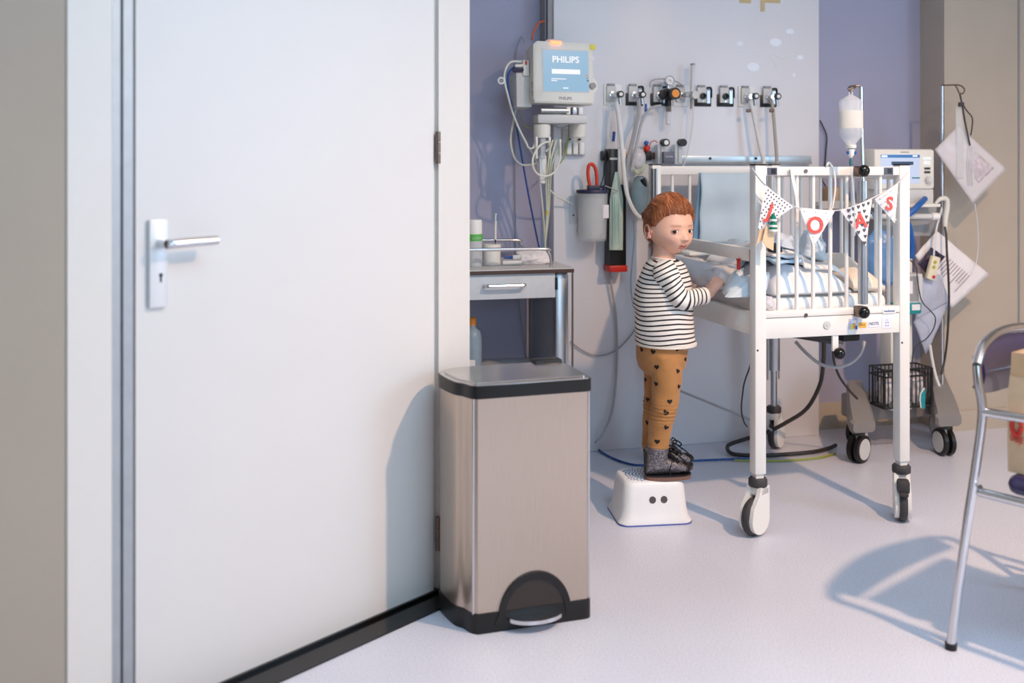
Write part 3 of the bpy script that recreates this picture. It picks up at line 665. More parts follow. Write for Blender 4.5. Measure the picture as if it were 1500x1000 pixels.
# tall flow meter on outlet 3
q = RC(1006, 140, VP); u, z = q.x, q.z
fm = thing('tall_flow_meter', 'tall clear flow meter tube standing on a chrome valve above the outlets', 'flow meter', room(u, VP-.05, z-.06), TH)
obj('valve_body', M().cyl(room(u-.03, VP-.05, z), room(u+.015, VP-.05, z), .012, 14).cyl(room(u-.026, VP-.015, z), room(u-.026, VP-.05, z), .01, 12), M_CHROME, fm)
obj('valve_knob', M().cyl(room(u+.004, VP-.085, z-.002), room(u+.004, VP-.05, z-.002), .017, 18), M_LGREY, fm)
obj('meter_tube', M().cyl(room(u+.002, VP-.05, z+.01), room(u+.006, VP-.05, z+.128), .0095, 14), M_FROST, fm)
obj('tube_cap', M().cyl(room(u+.006, VP-.05, z+.128), room(u+.006, VP-.05, z+.135), .0105, 14), M_GREYP, fm)
sc_ = M()
for j in range(9): sc_.box((u-.004, VP-.0605, z+.03+.01*j), (.007, .0008, .0014), RM)
obj('scale_marks', sc_, M_GREYP, fm)
obj('outlet_nozzle', M().tube([room(u, VP-.05, z-.012), room(u, VP-.05, z-.045), room(u-.004, VP-.05, z-.062)], [.007, .006, .003], 10), M_GREYP, fm)

# hoses from the outlets
cable('grey_gas_hose', [(935, 146, 3.97), (936, 160, 3.97), (933, 178, 3.955), (927, 205, 3.94), (921, 232, 3.93), (918, 262, 3.922), (919, 285, 3.922), (927, 305, 3.925), (938, 317, 3.935), (948, 322, 3.955)], .0085, M_WIREG, 'grey gas hose falling from the second outlet past the black tube', 'hose')
cable('white_gas_hose', [(903, 150, 3.965), (906, 170, 3.94), (910, 205, 3.915), (913, 240, 3.90), (916, 270, 3.895), (921, 292, 3.89), (931, 312, 3.89), (944, 322, 3.895), (953, 322, 3.90)], .009, M_HOSEW, 'white gas hose falling from the first outlet and curving to the cot', 'hose')
cable('regulator_hose', [(968, 155, 3.97), (957, 157, 3.96), (948, 164, 3.94), (941, 177, 3.92), (936, 195, 3.915), (931, 220, 3.905), (925, 250, 3.90)], .0065, M_WIREG, 'grey hose leaving the regulator sideways towards the black tube', 'hose')
cable('arched_wire', [(952, 128, 3.98), (953, 120, 3.98), (962, 116, 3.98), (980, 116, 3.985), (994, 121, 3.99), (1001, 127, 4.0)], .0022, M_GREYP, 'thin wire arching over the regulator gauge', 'wire')
cable('clear_oxygen_hose', [(1012, 148, 3.985), (1015, 160, 3.985), (1014, 185, 3.985), (1010, 210, 3.985), (1005, 232, 3.985), (1000, 245, 3.98)], .003, M_FROST, 'clear thin oxygen tube hanging from the flow meter', 'hose')
cable('white_plug_hose', [(1099, 148, 3.98), (1103, 165, 3.97), (1109, 195, 3.96), (1115, 222, 3.95), (1119, 240, 3.94), (1121, 300, 3.93)], .0085, M_HOSEW, 'white hose dropping from the white-plated outlet behind the cot post', 'hose')
cable('stiff_grey_hose', [(1131, 148, 3.98), (1133, 168, 3.97), (1136, 205, 3.96), (1138, 237, 3.95), (1139, 300, 3.94)], .0075, mat('taupe_hose', (176, 170, 160), .45), 'stiff taupe hose dropping from the last outlet of the row', 'hose')
for (x, y, lb) in ((1096, 162, 'small metal clip on the white plug hose'), (1130, 162, 'small metal clip on the stiff taupe hose')):
    obj('hose_clip', M().box((0, 0, 0), (.018, .012, .016), RM @ Matrix.Translation(RC(x, y, 3.955)), bev=.003).cyl(onv(x-3, y, 3.95), onv(x+4, y, 3.95), .004), M_HINGE, label=lb, cat='clip', group='clips on the hoses')
cable('left_wire_loop', [(892, 150, 3.99), (893, 170, 3.985), (893, 200, 3.98), (894, 222, 3.97)], .0035, M_FROST, 'clear suction tube beside the white gas hose', 'hose')
cable('left_wire_loop_twin', [(904, 150, 3.985), (902, 160, 3.985), (904, 172, 3.985), (905, 190, 3.98), (906, 225, 3.97)], .003, M_FROST, 'second clear suction tube above the black wall tube', 'hose')
obj('blue_tube_clip', M().box((0, 0, 0), (.011, .012, .042), RM @ Matrix.Translation(RC(899, 200, 3.975)) @ Matrix.Rotation(.12, 4, 'Y'), bev=.003).box((0, 0, 0), (.006, .02, .02), RM @ Matrix.Translation(RC(899, 196, 3.97)), bev=.002), M_WIREB, label='blue clip on the suction tube above the black wall tube', cat='clip')
obj('blue_hose_marker', M().box((0, 0, 0), (.012, .008, .024), RM @ Matrix.Translation(RC(946, 160, 3.95)), bev=.003).box((0, 0, 0), (.008, .011, .012), RM @ Matrix.Translation(RC(946, 154, 3.95)), bev=.002), M_BLUE, label='blue marker tab hanging below the second gas outlet', cat='tag')

# equipment rails on the panel
q0, q1 = RC(960, 228, VP), RC(1185, 238, VP)
rl = thing('wall_rail', 'pale metal equipment rail with screws above the cot', 'rail', room(q0.x, VP, q1.z), TH)
obj('rail_bar', M().bx(q0.x, q1.x, VP-.022, VP, q1.z, q0.z, RM, bev=.002), mat('rail_pale', (196, 212, 222), .35, .5), rl)
obj('lower_lip', M().bx(q0.x, q1.x, VP-.026, VP-.02, q1.z-.006, q1.z+.002, RM), M_GREYP, rl)
for x in (1040, 1107):
    q = RC(x, 232, VP-.022); obj('screw', M().cyl(room(q.x, VP-.026, q.z), room(q.x, VP-.02, q.z), .006, 12).cyl(room(q.x, VP-.0275, q.z), room(q.x, VP-.0262, q.z), .003, 8), M_RUB, rl)
q0, q1 = RC(880, 223, VP), RC(958, 233, VP)
rl2 = thing('short_wall_rail', 'short brown steel rail behind the black wall tube', 'rail', room(q0.x, VP, q1.z), TH)
obj('rail_bar', M().bx(q0.x, q1.x, VP-.025, VP-.008, q1.z, q0.z, RM, bev=.002), M_HINGE, rl2)
for x in (884, 946): q = RC(x, 228, VP); obj('rail_foot', M().box((q.x, VP-.015, q.z), (.03, .034, .04), RM, bev=.003), M_BLACK, rl2)
# twin flow meters on the rail
RV = VP-.045
tw = thing('twin_flow_meters', 'pair of short clear flow meters with knobs on the rail', 'flow meter', onv(978, 238, RV), TH)
for (x, mm) in ((967, M_BLACK), (992, M_BLACK)):
    q = RC(x, 226, RV)
    obj('meter_block', M().box((q.x, RV, q.z-.0), (.036, .036, .085), RM, bev=.004), M_FROST, tw)
    obj('meter_core', M().cyl(room(q.x, RV-.019, q.z-.035), room(q.x, RV-.019, q.z+.035), .006, 10), M_LGREY, tw)
    q = RC(x+3, 209, RV)
    kb = obj('knob', M().cyl(room(q.x, RV-.045, q.z), room(q.x, RV-.01, q.z), .0165, 18), mm, tw)
    if x < 980: obj('knob_cap', M().cyl(room(q.x, RV-.0475, q.z), room(q.x, RV-.044, q.z), .01, 16), M_WHITE, kb)
    mk = M()
    for j in range(6): mk.box((q.x-.004, RV-.0188, q.z-.03-.01*j), (.02, .001, .0016), RM)
    obj('scale_marks', mk, M_GREYP, tw)
bd = thing('grey_blender_box', 'small dark grey box with white print between the flow meters', 'device', onv(981, 239, RV-.02), TH)
q0, q1 = RC(972, 222, RV-.045), RC(988, 239, RV-.045)
obj('case', M().bx(q0.x, q1.x, RV-.045, RV-.027, q1.z, q0.z, RM, bev=.002), mat('slate_plastic', (98, 100, 116), .45), bd)
XW = lambda px, py, v: RM @ Matrix.Translation(RC(px, py, v)) @ Matrix(((1,0,0,0), (0,0,-1,0), (0,1,0,0), (0,0,0,1)))
obj('case_lettering', text_m('BLENDER', .008, .0002).xf(XW(980.5, 229.5, RV-.0455)), M_PAPER, bd, smooth=0)
for (x, y, mm, lb) in ((946.5, 209.5, M_BLUE, 'small blue ball valve beside the twin flow meters'), (947.5, 217.5, M_RED, 'red ball valve beside the twin flow meters')):
    q = RC(x, y, RV); t = thing('ball_valve', lb, 'valve', room(q.x, RV, q.z-.02), TH)
    r_ = .0105 if mm is M_BLUE else .0145
    obj('ball', M().ell(room(q.x, RV, q.z), (r_, r_*.8, r_)), mm, t); obj('stem', M().cyl(room(q.x, RV, q.z), room(q.x+.03, RV+.03, q.z+.005), .003), M_CHROME, t)
cable('red_wire', [(951, 215, RV), (954, 208, RV), (959, 206, RV), (963, 209, RV)], .002, M_RED, 'thin red wire between the red valve and the flow meter', 'wire')

# suction canister
q0, q1 = RC(842, 282, VP-.06), RC(889, 352, VP-.06)
uc = (q0.x+q1.x)/2; rr_ = (q1.x-q0.x)/2*.92; VV = VP-rr_-.015
sj = thing('suction_canister', 'clear suction jar with navy lid and red tube loop on the panel', 'canister', room(uc, VV, q1.z), TH)
XJ = RM @ Matrix.Translation((uc, VV, q1.z)); hj = q0.z-q1.z
obj('jar', M().lathe([(rr_*.5, 0), (rr_*.86, .002), (rr_*.9, .01), (rr_, hj), (rr_-.003, hj), (rr_*.87, .013), (rr_*.5, .006)], (0, 0, 0), 28, XJ), M_CLEAR, sj)
obj('liner', M().lathe([(rr_*.3, .02), (rr_*.7, .03), (rr_*.8, hj*.9), (rr_*.3, hj*.95)], (0, 0, 0), 20, XJ), M_CLEAR, sj)
ld_ = obj('lid', M().lathe([(0, hj-.002), (rr_*1.04, hj-.002), (rr_*1.05, hj+.008), (rr_*1.02, hj+.012), (0, hj+.012)], (0, 0, 0), 28, XJ), M_NAVY, sj)
obj('port', M().box((-.002, -.02, hj+.02), (.05, .035, .022), XJ, bev=.004), M_NAVY, ld_)
obj('side_port', M().cyl(XJ @ V3((.045, -.02, hj+.008)), XJ @ V3((.045, -.02, hj+.032)), .009, 12).cyl(XJ @ V3((.03, -.02, hj+.024)), XJ @ V3((.056, -.02, hj+.024)), .006, 10), M_NAVY, ld_)
obj('red_loop', M().tube([XJ @ V3(p) for p in ((-.018, -.02, hj+.025), (-.026, -.02, hj+.075), (-.022, -.02, hj+.112), (-.006, -.02, hj+.118), (.008, -.02, hj+.095), (.012, -.02, hj+.06), (.012, -.02, hj+.028))], .0075, 10, 5), M_REDR, sj)
obj('label', M().box((rr_*.62, -rr_*.79, hj*.62), (.026, .003, .055), XJ @ Matrix.Rotation(.0, 4, 'Z')), M_PAPER, sj)
br_q = RC(835, 300, VP)
obj('holder_plate', M().bx(uc-.04, uc+.04, VP-.018, VP, q1.z+.03, q1.z+.14, RM), M_LGREY, sj)
pl_ = thing('clear_wall_hook', 'clear plastic hook plate beside the suction jar', 'hook', onv(838, 325, VP), TH)
a_, b_ = RC(834, 287, VP), RC(845, 327, VP)
obj('plate', M().bx(a_.x, b_.x, VP-.004, VP, b_.z, a_.z, RM), M_FROST, pl_); obj('screw', M().cyl(onv(840, 315, VP-.006), onv(840, 315, VP-.002), .004), M_RUB, pl_)
cable('jar_hose', [(879, 274, 3.93), (884, 258, 3.95), (885, 240, 3.97), (889, 228, 3.985)], .003, M_WIRED, 'thin dark hose from the suction jar up to the short rail', 'hose')
cable('jar_side_hose', [(886, 272, 3.92), (896, 276, 3.91), (905, 280, 3.91)], .0026, M_GREYP, 'thin grey hose from the jar across the black tube', 'hose')

# tall black wall tube with a bag of swabs
VT = VP-.05
q0, q1 = RC(890, 218, VT), RC(912, 388, VT); q2 = RC(912, 397, VT)
tb = thing('catheter_tube_holder', 'tall black catheter holder with red foot on the white panel', 'holder', room((q0.x+q1.x)/2, VT, q2.z), TH)
u0, u1 = q0.x, q1.x+.006
obj('shaft', M().bx(u0, u1, VT-.032, VT+.045, q1.z, q0.z, RM, bev=.006), M_BLACK, tb)
obj('red_foot', M().bx(u0-.004, u1+.004, VT-.036, VT+.045, q2.z, q1.z+.002, RM, bev=.005), M_RED, tb)
obj('white_scale', M().bx((u0+u1)/2-.004, u1-.004, VT-.038, VT-.031, RC(900, 270, VT).z, q0.z, RM, bev=.002), M_WHITE, tb)
obj('band', M().bx(u0-.001, (u0+u1)/2, VT-.0335, VT-.03, RC(900, 234, VT).z, RC(900, 231, VT).z, RM), M_LGREY, tb)
# bag of catheters in front
pb0 = [(901, 250), (912, 276), (911, 365), (889, 366), (891, 300), (895, 270)]
M_BAGG = mat('green_film', (196, 214, 204), .3, noise_amt=.12, scale=18, alpha=.82, stretch=(6, 6, 1), bump=.4, bscale=25)
bg_ = M(); NB = 14
rows = []
for j in range(NB+1):
    y = 252 + (366-252)*j/NB; w = 9*min(1, .25+j*.16); row = []
    for i in range(9):
        s = i/8*2-1; x = 903 + s*w - .6*(j/NB)
        row.append(onv(x, y, VT-.042-.012*(1-s*s)*min(1, j*.2) - .003*noise.noise(V3((x*.2, y*.1, 1)))))
    rows.append(row)
bgt = thing('catheter_bag', 'pale green clear bag of catheters hanging on the black holder', 'bag', onv(900, 366, VT-.05), TH)
bg_.rings(rows, False, False); obj('film', M().grid(lambda a, b: rows[min(NB, round(b*NB))][round(a*8)], 8, NB, .004), M_BAGG, bgt)
stp = M()
for j in range(4): stp.tube([onv(898+3*j, 285+4*j, VT-.058), onv(899+2.6*j, 320, VT-.060), onv(898+3*j, 358, VT-.056)], .0025, 6, 4)
obj('catheter', stp, mat('mint_tube', (168, 200, 190), .4), bgt)
cable('holder_cable', [(893, 397, VP-.03), (897, 425, VP-.026), (902, 460, VP-.024), (904, 510, VP-.024), (902, 560, VP-.024), (896, 605, VP-.026), (884, 635, VP-.04), (872, 648, VP-.07)], .0052, M_WIREG, 'grey cable falling from the black holder to the floor')
cable('sagging_wire', [(836, 500, VP-.01), (848, 510, VP-.01), (866, 519, VP-.01), (884, 520, VP-.01), (905, 511, VP-.01), (925, 490, VP-.01), (938, 470, VP-.01)], .0028, M_GREYP, 'thin grey wire sagging along the panel behind the child')
# mask bag hanging on the rail left of the cot
VQ = VP-.04
mb = thing('breathing_mask_bag', 'clear breathing bag with pale green mask hung beside the cot post', 'breathing bag', onv(930, 320, VQ), TH)
obj('mask_dome', M().ell(onv(934, 232, VQ-.02), (.035, .03, .045)), M_CLEAR2, mb)
obj('mask_rim', M().tube([onv(925, 240, VQ-.03), onv(931, 252, VQ-.045), onv(939, 252, VQ-.045), onv(944, 240, VQ-.03)], .007, 8, 4), mat('mint_rim', (196, 208, 176), .4, alpha=.8), mb)
obj('breathing_balloon', crumple(onv(938, 316, VQ-.02), (.045, .03, .085), 5, 1, .2), mat('grey_green_film', (178, 190, 190), .35, alpha=.75), mb)
obj('elbow', M().tube([onv(941, 262, VQ-.04), onv(944, 270, VQ-.04), onv(945, 282, VQ-.03)], .011, 10, 4), M_BLACK, mb)
cable('cot_side_hose', [(928, 322, 3.93), (929, 350, 3.94), (926, 385, 3.95), (924, 420, 3.96), (928, 450, 3.98)], .003, M_WIREG, 'thin grey line hanging behind the child\'s shoulder', 'hose')

# ------------------------------------------------------------------ hospital cot
CA = math.radians(15.0); CN = V3((.815, 3.30, 0)); CX = Matrix.Translation(CN) @ Matrix.Rotation(CA, 4, 'Z'); CXi = CX.inverted()
CW, CLEN = .55, .86
def cot_ray(px, py):
    o = CXi @ V3((0, 0, CAMH)); d = (CXi.to_3x3() @ V3(((px-750)/FPX, 1, -(py-HZ)/FPX)))
    return o, d
def EP(px, py, yl=-.02):
    o, d = cot_ray(px, py); return o + d*((yl-o.y)/d.y)
def SP(px, py, xl=0):
    o, d = cot_ray(px, py); return o + d*((xl-o.x)/d.x)
cot = thing('hospital_cot', 'white barred hospital cot on four swivel casters', 'cot', CN, CA)
M_COT = mat('cot_enamel', (236, 234, 230), .32, noise_amt=.01)
def cobj(name, m, material, parent=None, **kw): return obj(name, m, material, parent or cot, local=True, **kw)
LB = .20
ztop = EP(1110, 244).z
for (x, y) in ((0, 0), (CW, 0)):
    p = cobj('post', M().bx(x-.02, x+.02, y-.02, y+.02, LB, ztop+.004, bev=.003).bx(x-.014, x+.014, y-.014, y+.014, LB-.025, LB), M_COT)
    cobj('post_cap', M().bx(x-.021, x+.021, y-.021, y+.021, ztop+.004, ztop+.009, bev=.002), M_BLACK, p)
    zf = LB+.33; cobj('peg', M().cyl((x-.012, y-.021, .61), (x-.012, y-.0195, .61), .0035, 10), M_RUB, p)
for (x, y) in ((0, CLEN), (CW, CLEN)):
    p = cobj('post', M().bx(x-.02, x+.02, y-.02, y+.02, .62, ztop+.004, bev=.003), M_COT)
    cobj('post_cap', M().bx(x-.021, x+.021, y-.021, y+.021, ztop+.004, ztop+.009, bev=.002), M_BLACK, p)
    cobj('lift_column', M().lathe([(.026, .34), (.026, .62), (.0, .62)], (x, y, 0), 24).lathe([(.014, .18), (.014, .34)], (x, y, 0), 16), M_ALU, p)
    cobj('column_groove', M().bx(x-.031, x-.024, y-.006, y+.006, .30, .62).bx(x+.024, x+.031, y-.006, y+.006, .30, .62), M_LGREY, p)
cobj('rail_channel', M().bx(-.026, -.020, CLEN-.045, CLEN-.02, .62, ztop-.01).bx(-.026, -.02, CLEN-.075, CLEN-.055, .62, ztop-.01), M_ALU)
# end panel towards the camera
zr0, zr1 = EP(1200, 257).z, EP(1200, 244).z
zl0, zl1, zp0 = EP(1130, 466).z, EP(1130, 456).z, EP(1130, 496.5).z
ep = cobj('top_rail', M().bx(.018, CW-.018, -.016, .016, zr0, zr1, bev=.003), M_COT)
cobj('lower_rail', M().bx(.018, CW-.018, -.018, .014, zl0, zl1, bev=.003), M_COT)
cobj('end_apron', M().bx(.018, CW-.018, -.016, .014, zp0, zl0-.002, bev=.002), M_COT)
for px in (1140, 1167, 1191, 1216, 1240, 1289):
    x = EP(px, 350, 0).x; cobj('bar', M().cyl((x, 0, zl1-.003), (x, 0, zr0+.003), .0068, 10), M_COT)
for px in (1131, 1301.5):
    x = EP(px, 251, -.0165).x; h_ = cobj('square_socket', M().bx(x-.018, x+.018, -.0175, -.015, zr0+.002, zr1-.003), mat('slate_dark', (86, 88, 104), .5), ep)
    cobj('socket_hole', M().bx(x-.004, x+.013, -.0182, -.0165, zr0+.006, zr1-.007), M_BLACK, h_)
for (px, py) in ((1180.5, 250.5), (1180.5, 461.5)):
    q = EP(px, py, -.018); cobj('screw', M().cyl((q.x, -.02, q.z), (q.x, -.0155, q.z), .0065, 14).cyl((q.x, -.0208, q.z), (q.x, -.0195, q.z), .003, 6), M_HINGE, ep)
# far end panel
cobj('head_rail', M().bx(.018, CW-.018, CLEN-.016, CLEN+.016, zr0-.006, zr1, bev=.003), M_COT)
cobj('head_board', M().bx(.018, CW-.018, CLEN-.016, CLEN+.016, zp0, zl1, bev=.003), M_COT)
for i in range(1, 7): x = CW*i/7; cobj('bar', M().cyl((x, CLEN, zl1-.003), (x, CLEN, zr0-.004), .0068, 10), M_COT)
# lowered long sides
zs1, zs0 = SP(1085, 361).z, SP(1085, 380).z
for x in (0, CW):
    z_hi, z_lo = (zs1, zs0) if x == 0 else (zr1-.01, zr1-.045)
    s_ = cobj('side_rail', M().bx(x-.011, x+.011, .02, CLEN-.02, z_lo, z_hi, bev=.004), M_COT)
    if x == 0:
        cobj('rail_end', M().bx(x-.013, x+.012, .021, .034, z_lo+.0, z_hi-.003), M_BLACK, s_)
    else:
        for j in range(1, 12): cobj('bar', M().cyl((x, CLEN*j/12, .7), (x, CLEN*j/12, z_lo+.003), .0065, 8), M_COT)
    cobj('side_board', M().bx(x-.012, x+.012, .02, CLEN-.02, SP(1093, 487).z, SP(1093, 455).z, bev=.004), M_COT)
rc = SP(1083.5, 380, -.0115)
cobj('red_catch', M().bx(-.02, -.012, rc.y-.009, rc.y+.009, rc.z-.003, rc.z+.003).bx(-.02, -.012, rc.y-.006, rc.y+.005, rc.z-.034, rc.z), M_RED)
cobj('mattress_base', M().bx(.02, CW-.02, .02, CLEN-.02, .665, .69), M_LGREY)
# centre tube with knobs on the end panel
qx = EP(1264, 350, -.034).x; zt0, zt1 = EP(1264, 445, -.034).z, EP(1264, 265, -.034).z
cobj('pole_sleeve', M().cyl((qx, -.034, zt0), (qx, -.034, zt1), .0165, 20), M_ALU)
for py in (250, 457):
    z = EP(1263, py, -.06).z; xx = EP(1263, py, -.06).x
    cobj('clamp_body', M().bx(qx-.024, qx+.012, -.05, -.012, z-.02, z+.016, bev=.005), M_HINGE)
    cobj('knob', M().ell((xx, -.07, z), (.0205, .0165, .0205), None, 10, 8), M_BLKGL)
# gear under the cot
bx_ = EP(1221, 500, 0).x
br_ = cobj('lever_bracket', M().bx(bx_-.011, bx_+.011, -.012, -.004, EP(1221, 513, 0).z, zp0+.01), M_COT)
kq = EP(1231, 518, -.03); cobj('lever_knob', M().ell((kq.x, -.025, kq.z), (.02, .02, .02), None, 14, 10), M_BLKGL)
kp = EP(1212, 476, -.02); cobj('bracket_eye', M().cyl((kp.x, -.02, kp.z), (kp.x, -.014, kp.z), .013, 14).cyl((kp.x, -.022, kp.z), (kp.x, -.0195, kp.z), .004, 8), M_LGREY)
cobj('lift_bar', M().tube([(.02, .25, .655), (.5, .32, .565)], .012, 8).tube([(.06, .7, .64), (.5, .70, .57)], .012, 8), M_RUB)
cobj('lift_plate', M().bx(.0, .34, .30, .62, -.006, .006, Matrix.Translation((.16, 0, .618)) @ Matrix.Rotation(.19, 4, 'Y')), M_RUB)
cobj('motor_box', M().bx(.40, .47, .12, .22, .595, .645, bev=.006), M_BLACK)
cobj('cross_strut', M().tube([(.52, .3, .55), (.33, .5, .62)], .011, 10), M_ALU)
# stickers
def sticker(px0, py0, px1, py1, mm, name='sticker', yl=-.0166, th=.0008, text=None, tm=None, ts=.01, parent=None):
    a, b = EP(px0, py0, yl), EP(px1, py1, yl)
    o = cobj(name, M().bx(a.x, b.x, yl-th, yl, b.z, a.z), mm, parent)
    if text:
        X = Matrix.Translation(((a.x+b.x)/2, yl-th-.0002, (a.z+b.z)/2)) @ Matrix(((1,0,0,0), (0,0,-1,0), (0,1,0,0), (0,0,0,1)))
        cobj('lettering', text_m(text, ts, .0002, .0002).xf(X), tm, o, smooth=0)
    return o
st1 = sticker(1243.5, 467, 1256, 482, mat('sticker_lilac', (196, 196, 222), .5))
for (a, b_, c_, d_, mm) in ((1246, 475, 1249.5, 482, M_YEL), (1250, 473, 1252.5, 481, M_ORANGE), (1252.8, 477, 1256, 482, M_BLUE), (1246, 469, 1254, 473, M_PAPER)):
    sticker(a, b_, c_, d_, mm, 'print_patch', -.0175, parent=st1)
sticker(1258, 472.5, 1269, 479.5, mat('sticker_amber', (242, 184, 70), .5), text='=1=', tm=M_HINGE, ts=.011)
sticker(1272, 469.5, 1288, 478.5, mat('sticker_white', (230, 232, 244), .5), text='NOTS', tm=M_NAVY, ts=.014)
sticker(1292, 465, 1306, 480, mat('sticker_white', (230, 232, 244), .5), text='- -\n= =\n= =', tm=M_WIREB, ts=.010)
sticker(1293, 452, 1312, 458.5, M_WHITE, 'maker_plate', -.0185, text='mediwaat', tm=M_WIREB, ts=.011)
# casters
def caster(x, y, yaw, brake):
    X = Matrix.Translation((x, y, 0)) @ Matrix.Rotation(yaw, 4, 'Z')
    c_ = cobj('caster', M().lathe([(.013, .185), (.013, .215)], (0, 0, 0), 12, X), M_CHROME)
    cobj('swivel_cap', M().lathe([(0, .158), (.029, .158), (.031, .162), (.031, .18), (.026, .186), (0, .186)], (0, 0, 0), 24, X), M_RUB, c_)
    # housing: half-teardrop shell on one side of the wheel
    prof = [(-.026, .16), (.026, .16), (.03, .12)] + [(.028 - .0 + .048*math.cos(a)-.03, .062+.05*math.sin(a)) for a in [math.radians(40-220*i/16) for i in range(17)]] + [(-.03, .13)]
    prof = [(-.022, .16), (.028, .16), (.030, .10)] + [(-.02+.05*math.cos(a), .058+.05*math.sin(a)) for a in [math.radians(10-190*i/14) for i in range(15)]] + [(-.06, .10), (-.03, .135)]
    YZ = X @ Matrix(((1,0,0,0), (0,0,1,0), (0,1,0,0), (0,0,0,1)))
    cobj('housing', M().prism(prof, -.026, -.012, YZ).prism(prof, .012, .026, YZ).bx(-.022, .028, -.026, .026, .13, .16, X, bev=.006), M_COT, c_)
    w = cobj('wheel', M().lathe([(.040, -.011), (.058, -.013), (.0625, -.006), (.0625, .006), (.058, .013), (.040, .011)], (0, 0, 0), 30, YZ @ Matrix.Translation((-.02, .0625, 0))), M_RUB, c_)
    if brake: cobj('brake_pedal', M().bx(-.075, -.035, -.02, .02, .105, .15, X, bev=.008).bx(-.09, -.04, -.014, .014, .10, .112, X, bev=.004), M_RUB, c_)
caster(0, 0, math.radians(28), False)
caster(CW, 0, math.radians(60), True)
caster(CW, CLEN, math.radians(-140), False)
caster(0, CLEN, math.radians(40), False)

# bedding
def bedm(name, rgb, rib=0):
    m = mat(name, rgb, .85, noise_amt=.03, bump=.35, bscale=160 if not rib else 40, sheen=.2, stretch=(8, 1, 1) if rib else None)
    return m
M_SHEET = bedm('white_cotton', (238, 238, 240)); M_QUILT = bedm('white_knit', (234, 238, 244), 1); M_BLUEK = bedm('pale_blue_knit', (172, 204, 232), 1)
M_TOWEL = bedm('pale_blue_cotton', (208, 221, 231)); M_CREAMB = bedm('cream_cotton', (238, 228, 216)); M_GREYSH = bedm('grey_white_cotton', (214, 216, 222))
obj('mattress', M().bx(.03, CW-.03, .025, CLEN-.025, .691, .775, CX, bev=.03, seg=3), M_SHEET, label='white cot mattress between the bars', cat='mattress')
def nz(x, y, s, f): return noise.noise(V3((x*f+s, y*f-s*.7, s*1.3)))
def edge(a, w=.12): return min(1, min(a, 1-a)/w)**.5
LAYERS = []                                  # (x0, x1, y0, y1, nu, nv, grid of top heights), bottom to top
def pile_top(x, y, pad=.016):
    """highest cloth surface at a spot of the cot"""
    h = .776
    for x0, x1, y0, y1, nu, nv, g in LAYERS:
        if x0-pad < x < x1+pad and y0-pad < y < y1+pad:
            a = max(0, min(nu-1e-4, (x-x0)/(x1-x0)*nu)); b = max(0, min(nv-1e-4, (y-y0)/(y1-y0)*nv)); i_, j_ = int(a), int(b)
            h = max(h, g[j_][i_], g[j_][i_+1], g[j_+1][i_], g[j_+1][i_+1])
    return h
def layer(name, x0, x1, y0, y1, hf, material, label, cat, nu=36, nv=40, thick=.01):
    dx, dy = (x1-x0)/nu, (y1-y0)/nv; g = []
    for j_ in range(nv+1):
        row = []
        for i_ in range(nu+1):
            x, y = x0+dx*i_, y0+dy*j_
            low = max(pile_top(x+ox*dx, y+oy*dy) for ox in (-1, 0, 1) for oy in (-1, 0, 1))
            row.append(max(hf(i_/nu, j_/nv, x, y), low+thick+.002))
        g.append(row)
    top_v = [CX @ V3((x0+dx*i_, y0+dy*j_, g[j_][i_])) for j_ in range(nv+1) for i_ in range(nu+1)]
    k = len(top_v); low_v = [p - V3((0, 0, thick)) for p in top_v]
    fs = [(b*(nu+1)+a, b*(nu+1)+a+1, (b+1)*(nu+1)+a+1, (b+1)*(nu+1)+a) for b in range(nv) for a in range(nu)]
    ed = list(range(nu+1)) + [b*(nu+1)+nu for b in range(1, nv+1)] + [nv*(nu+1)+a for a in range(nu-1, -1, -1)] + [b*(nu+1) for b in range(nv-1, 0, -1)]
    m = M().add(top_v+low_v, fs + [tuple(k+q for q in reversed(f)) for f in fs] + [(ed[q], k+ed[q], k+ed[(q+1) % len(ed)], ed[(q+1) % len(ed)]) for q in range(len(ed))])
    LAYERS.append((x0, x1, y0, y1, nu, nv, g))
    return obj(name, m, material, label=label, cat=cat, smooth=180)
def within(m, x0=-9, x1=9, y0=-9, y1=9, z0=-9, z1=9, pile=True):
    """keeps a soft cloth inside its free space and on top of the pile"""
    for q_, p in enumerate(m.v):
        l = CXi @ p; l.x = max(x0, min(x1, l.x)); l.y = max(y0, min(y1, l.y)); l.z = max(z0, min(z1, l.z))
        if pile: l.z = max(l.z, max(pile_top(l.x+a, l.y+b) for a in (-.012, .012) for b in (-.012, .012)) + .003)
        m.v[q_] = CX @ l
    return m
def roll(path, r, seed, amp=.18, n=18, flat=1.0, sm=6):
    pts = [CX @ V3(p) for p in path]
    m = M().tube(pts, r, n, sm, flat=flat)
    for i, p in enumerate(m.v):
        k = noise.noise(p*14 + V3((seed, seed, 0)))*amp*.05 + noise.noise(p*38+V3((seed, 0, seed)))*amp*.02
        k -= amp*.03*abs(noise.noise(p*20 + V3((0, seed, 2)))) + amp*.012*abs(noise.noise(p*55))
        m.v[i] = p + V3((k*.9, k*.5, k*.9))
    return m
layer('white_blanket', .078, .372, .03, .60, lambda a, b, x, y: .79 + .075*edge(a, .2)*edge(b, .10)*(1+.25*nz(x, y, 3, 9)) + .014*nz(x, y, 1, 18)*edge(a)*edge(b), M_QUILT, 'white ribbed blanket heaped along the cot behind the end bars', 'blanket')
layer('knitted_blue_blanket', .082, .18, .026, .26, lambda a, b, x, y: .90+.010*nz(x, y, 5, 20), M_BLUEK, 'folded pale blue knitted blanket next to the cot post', 'blanket', 18, 24)
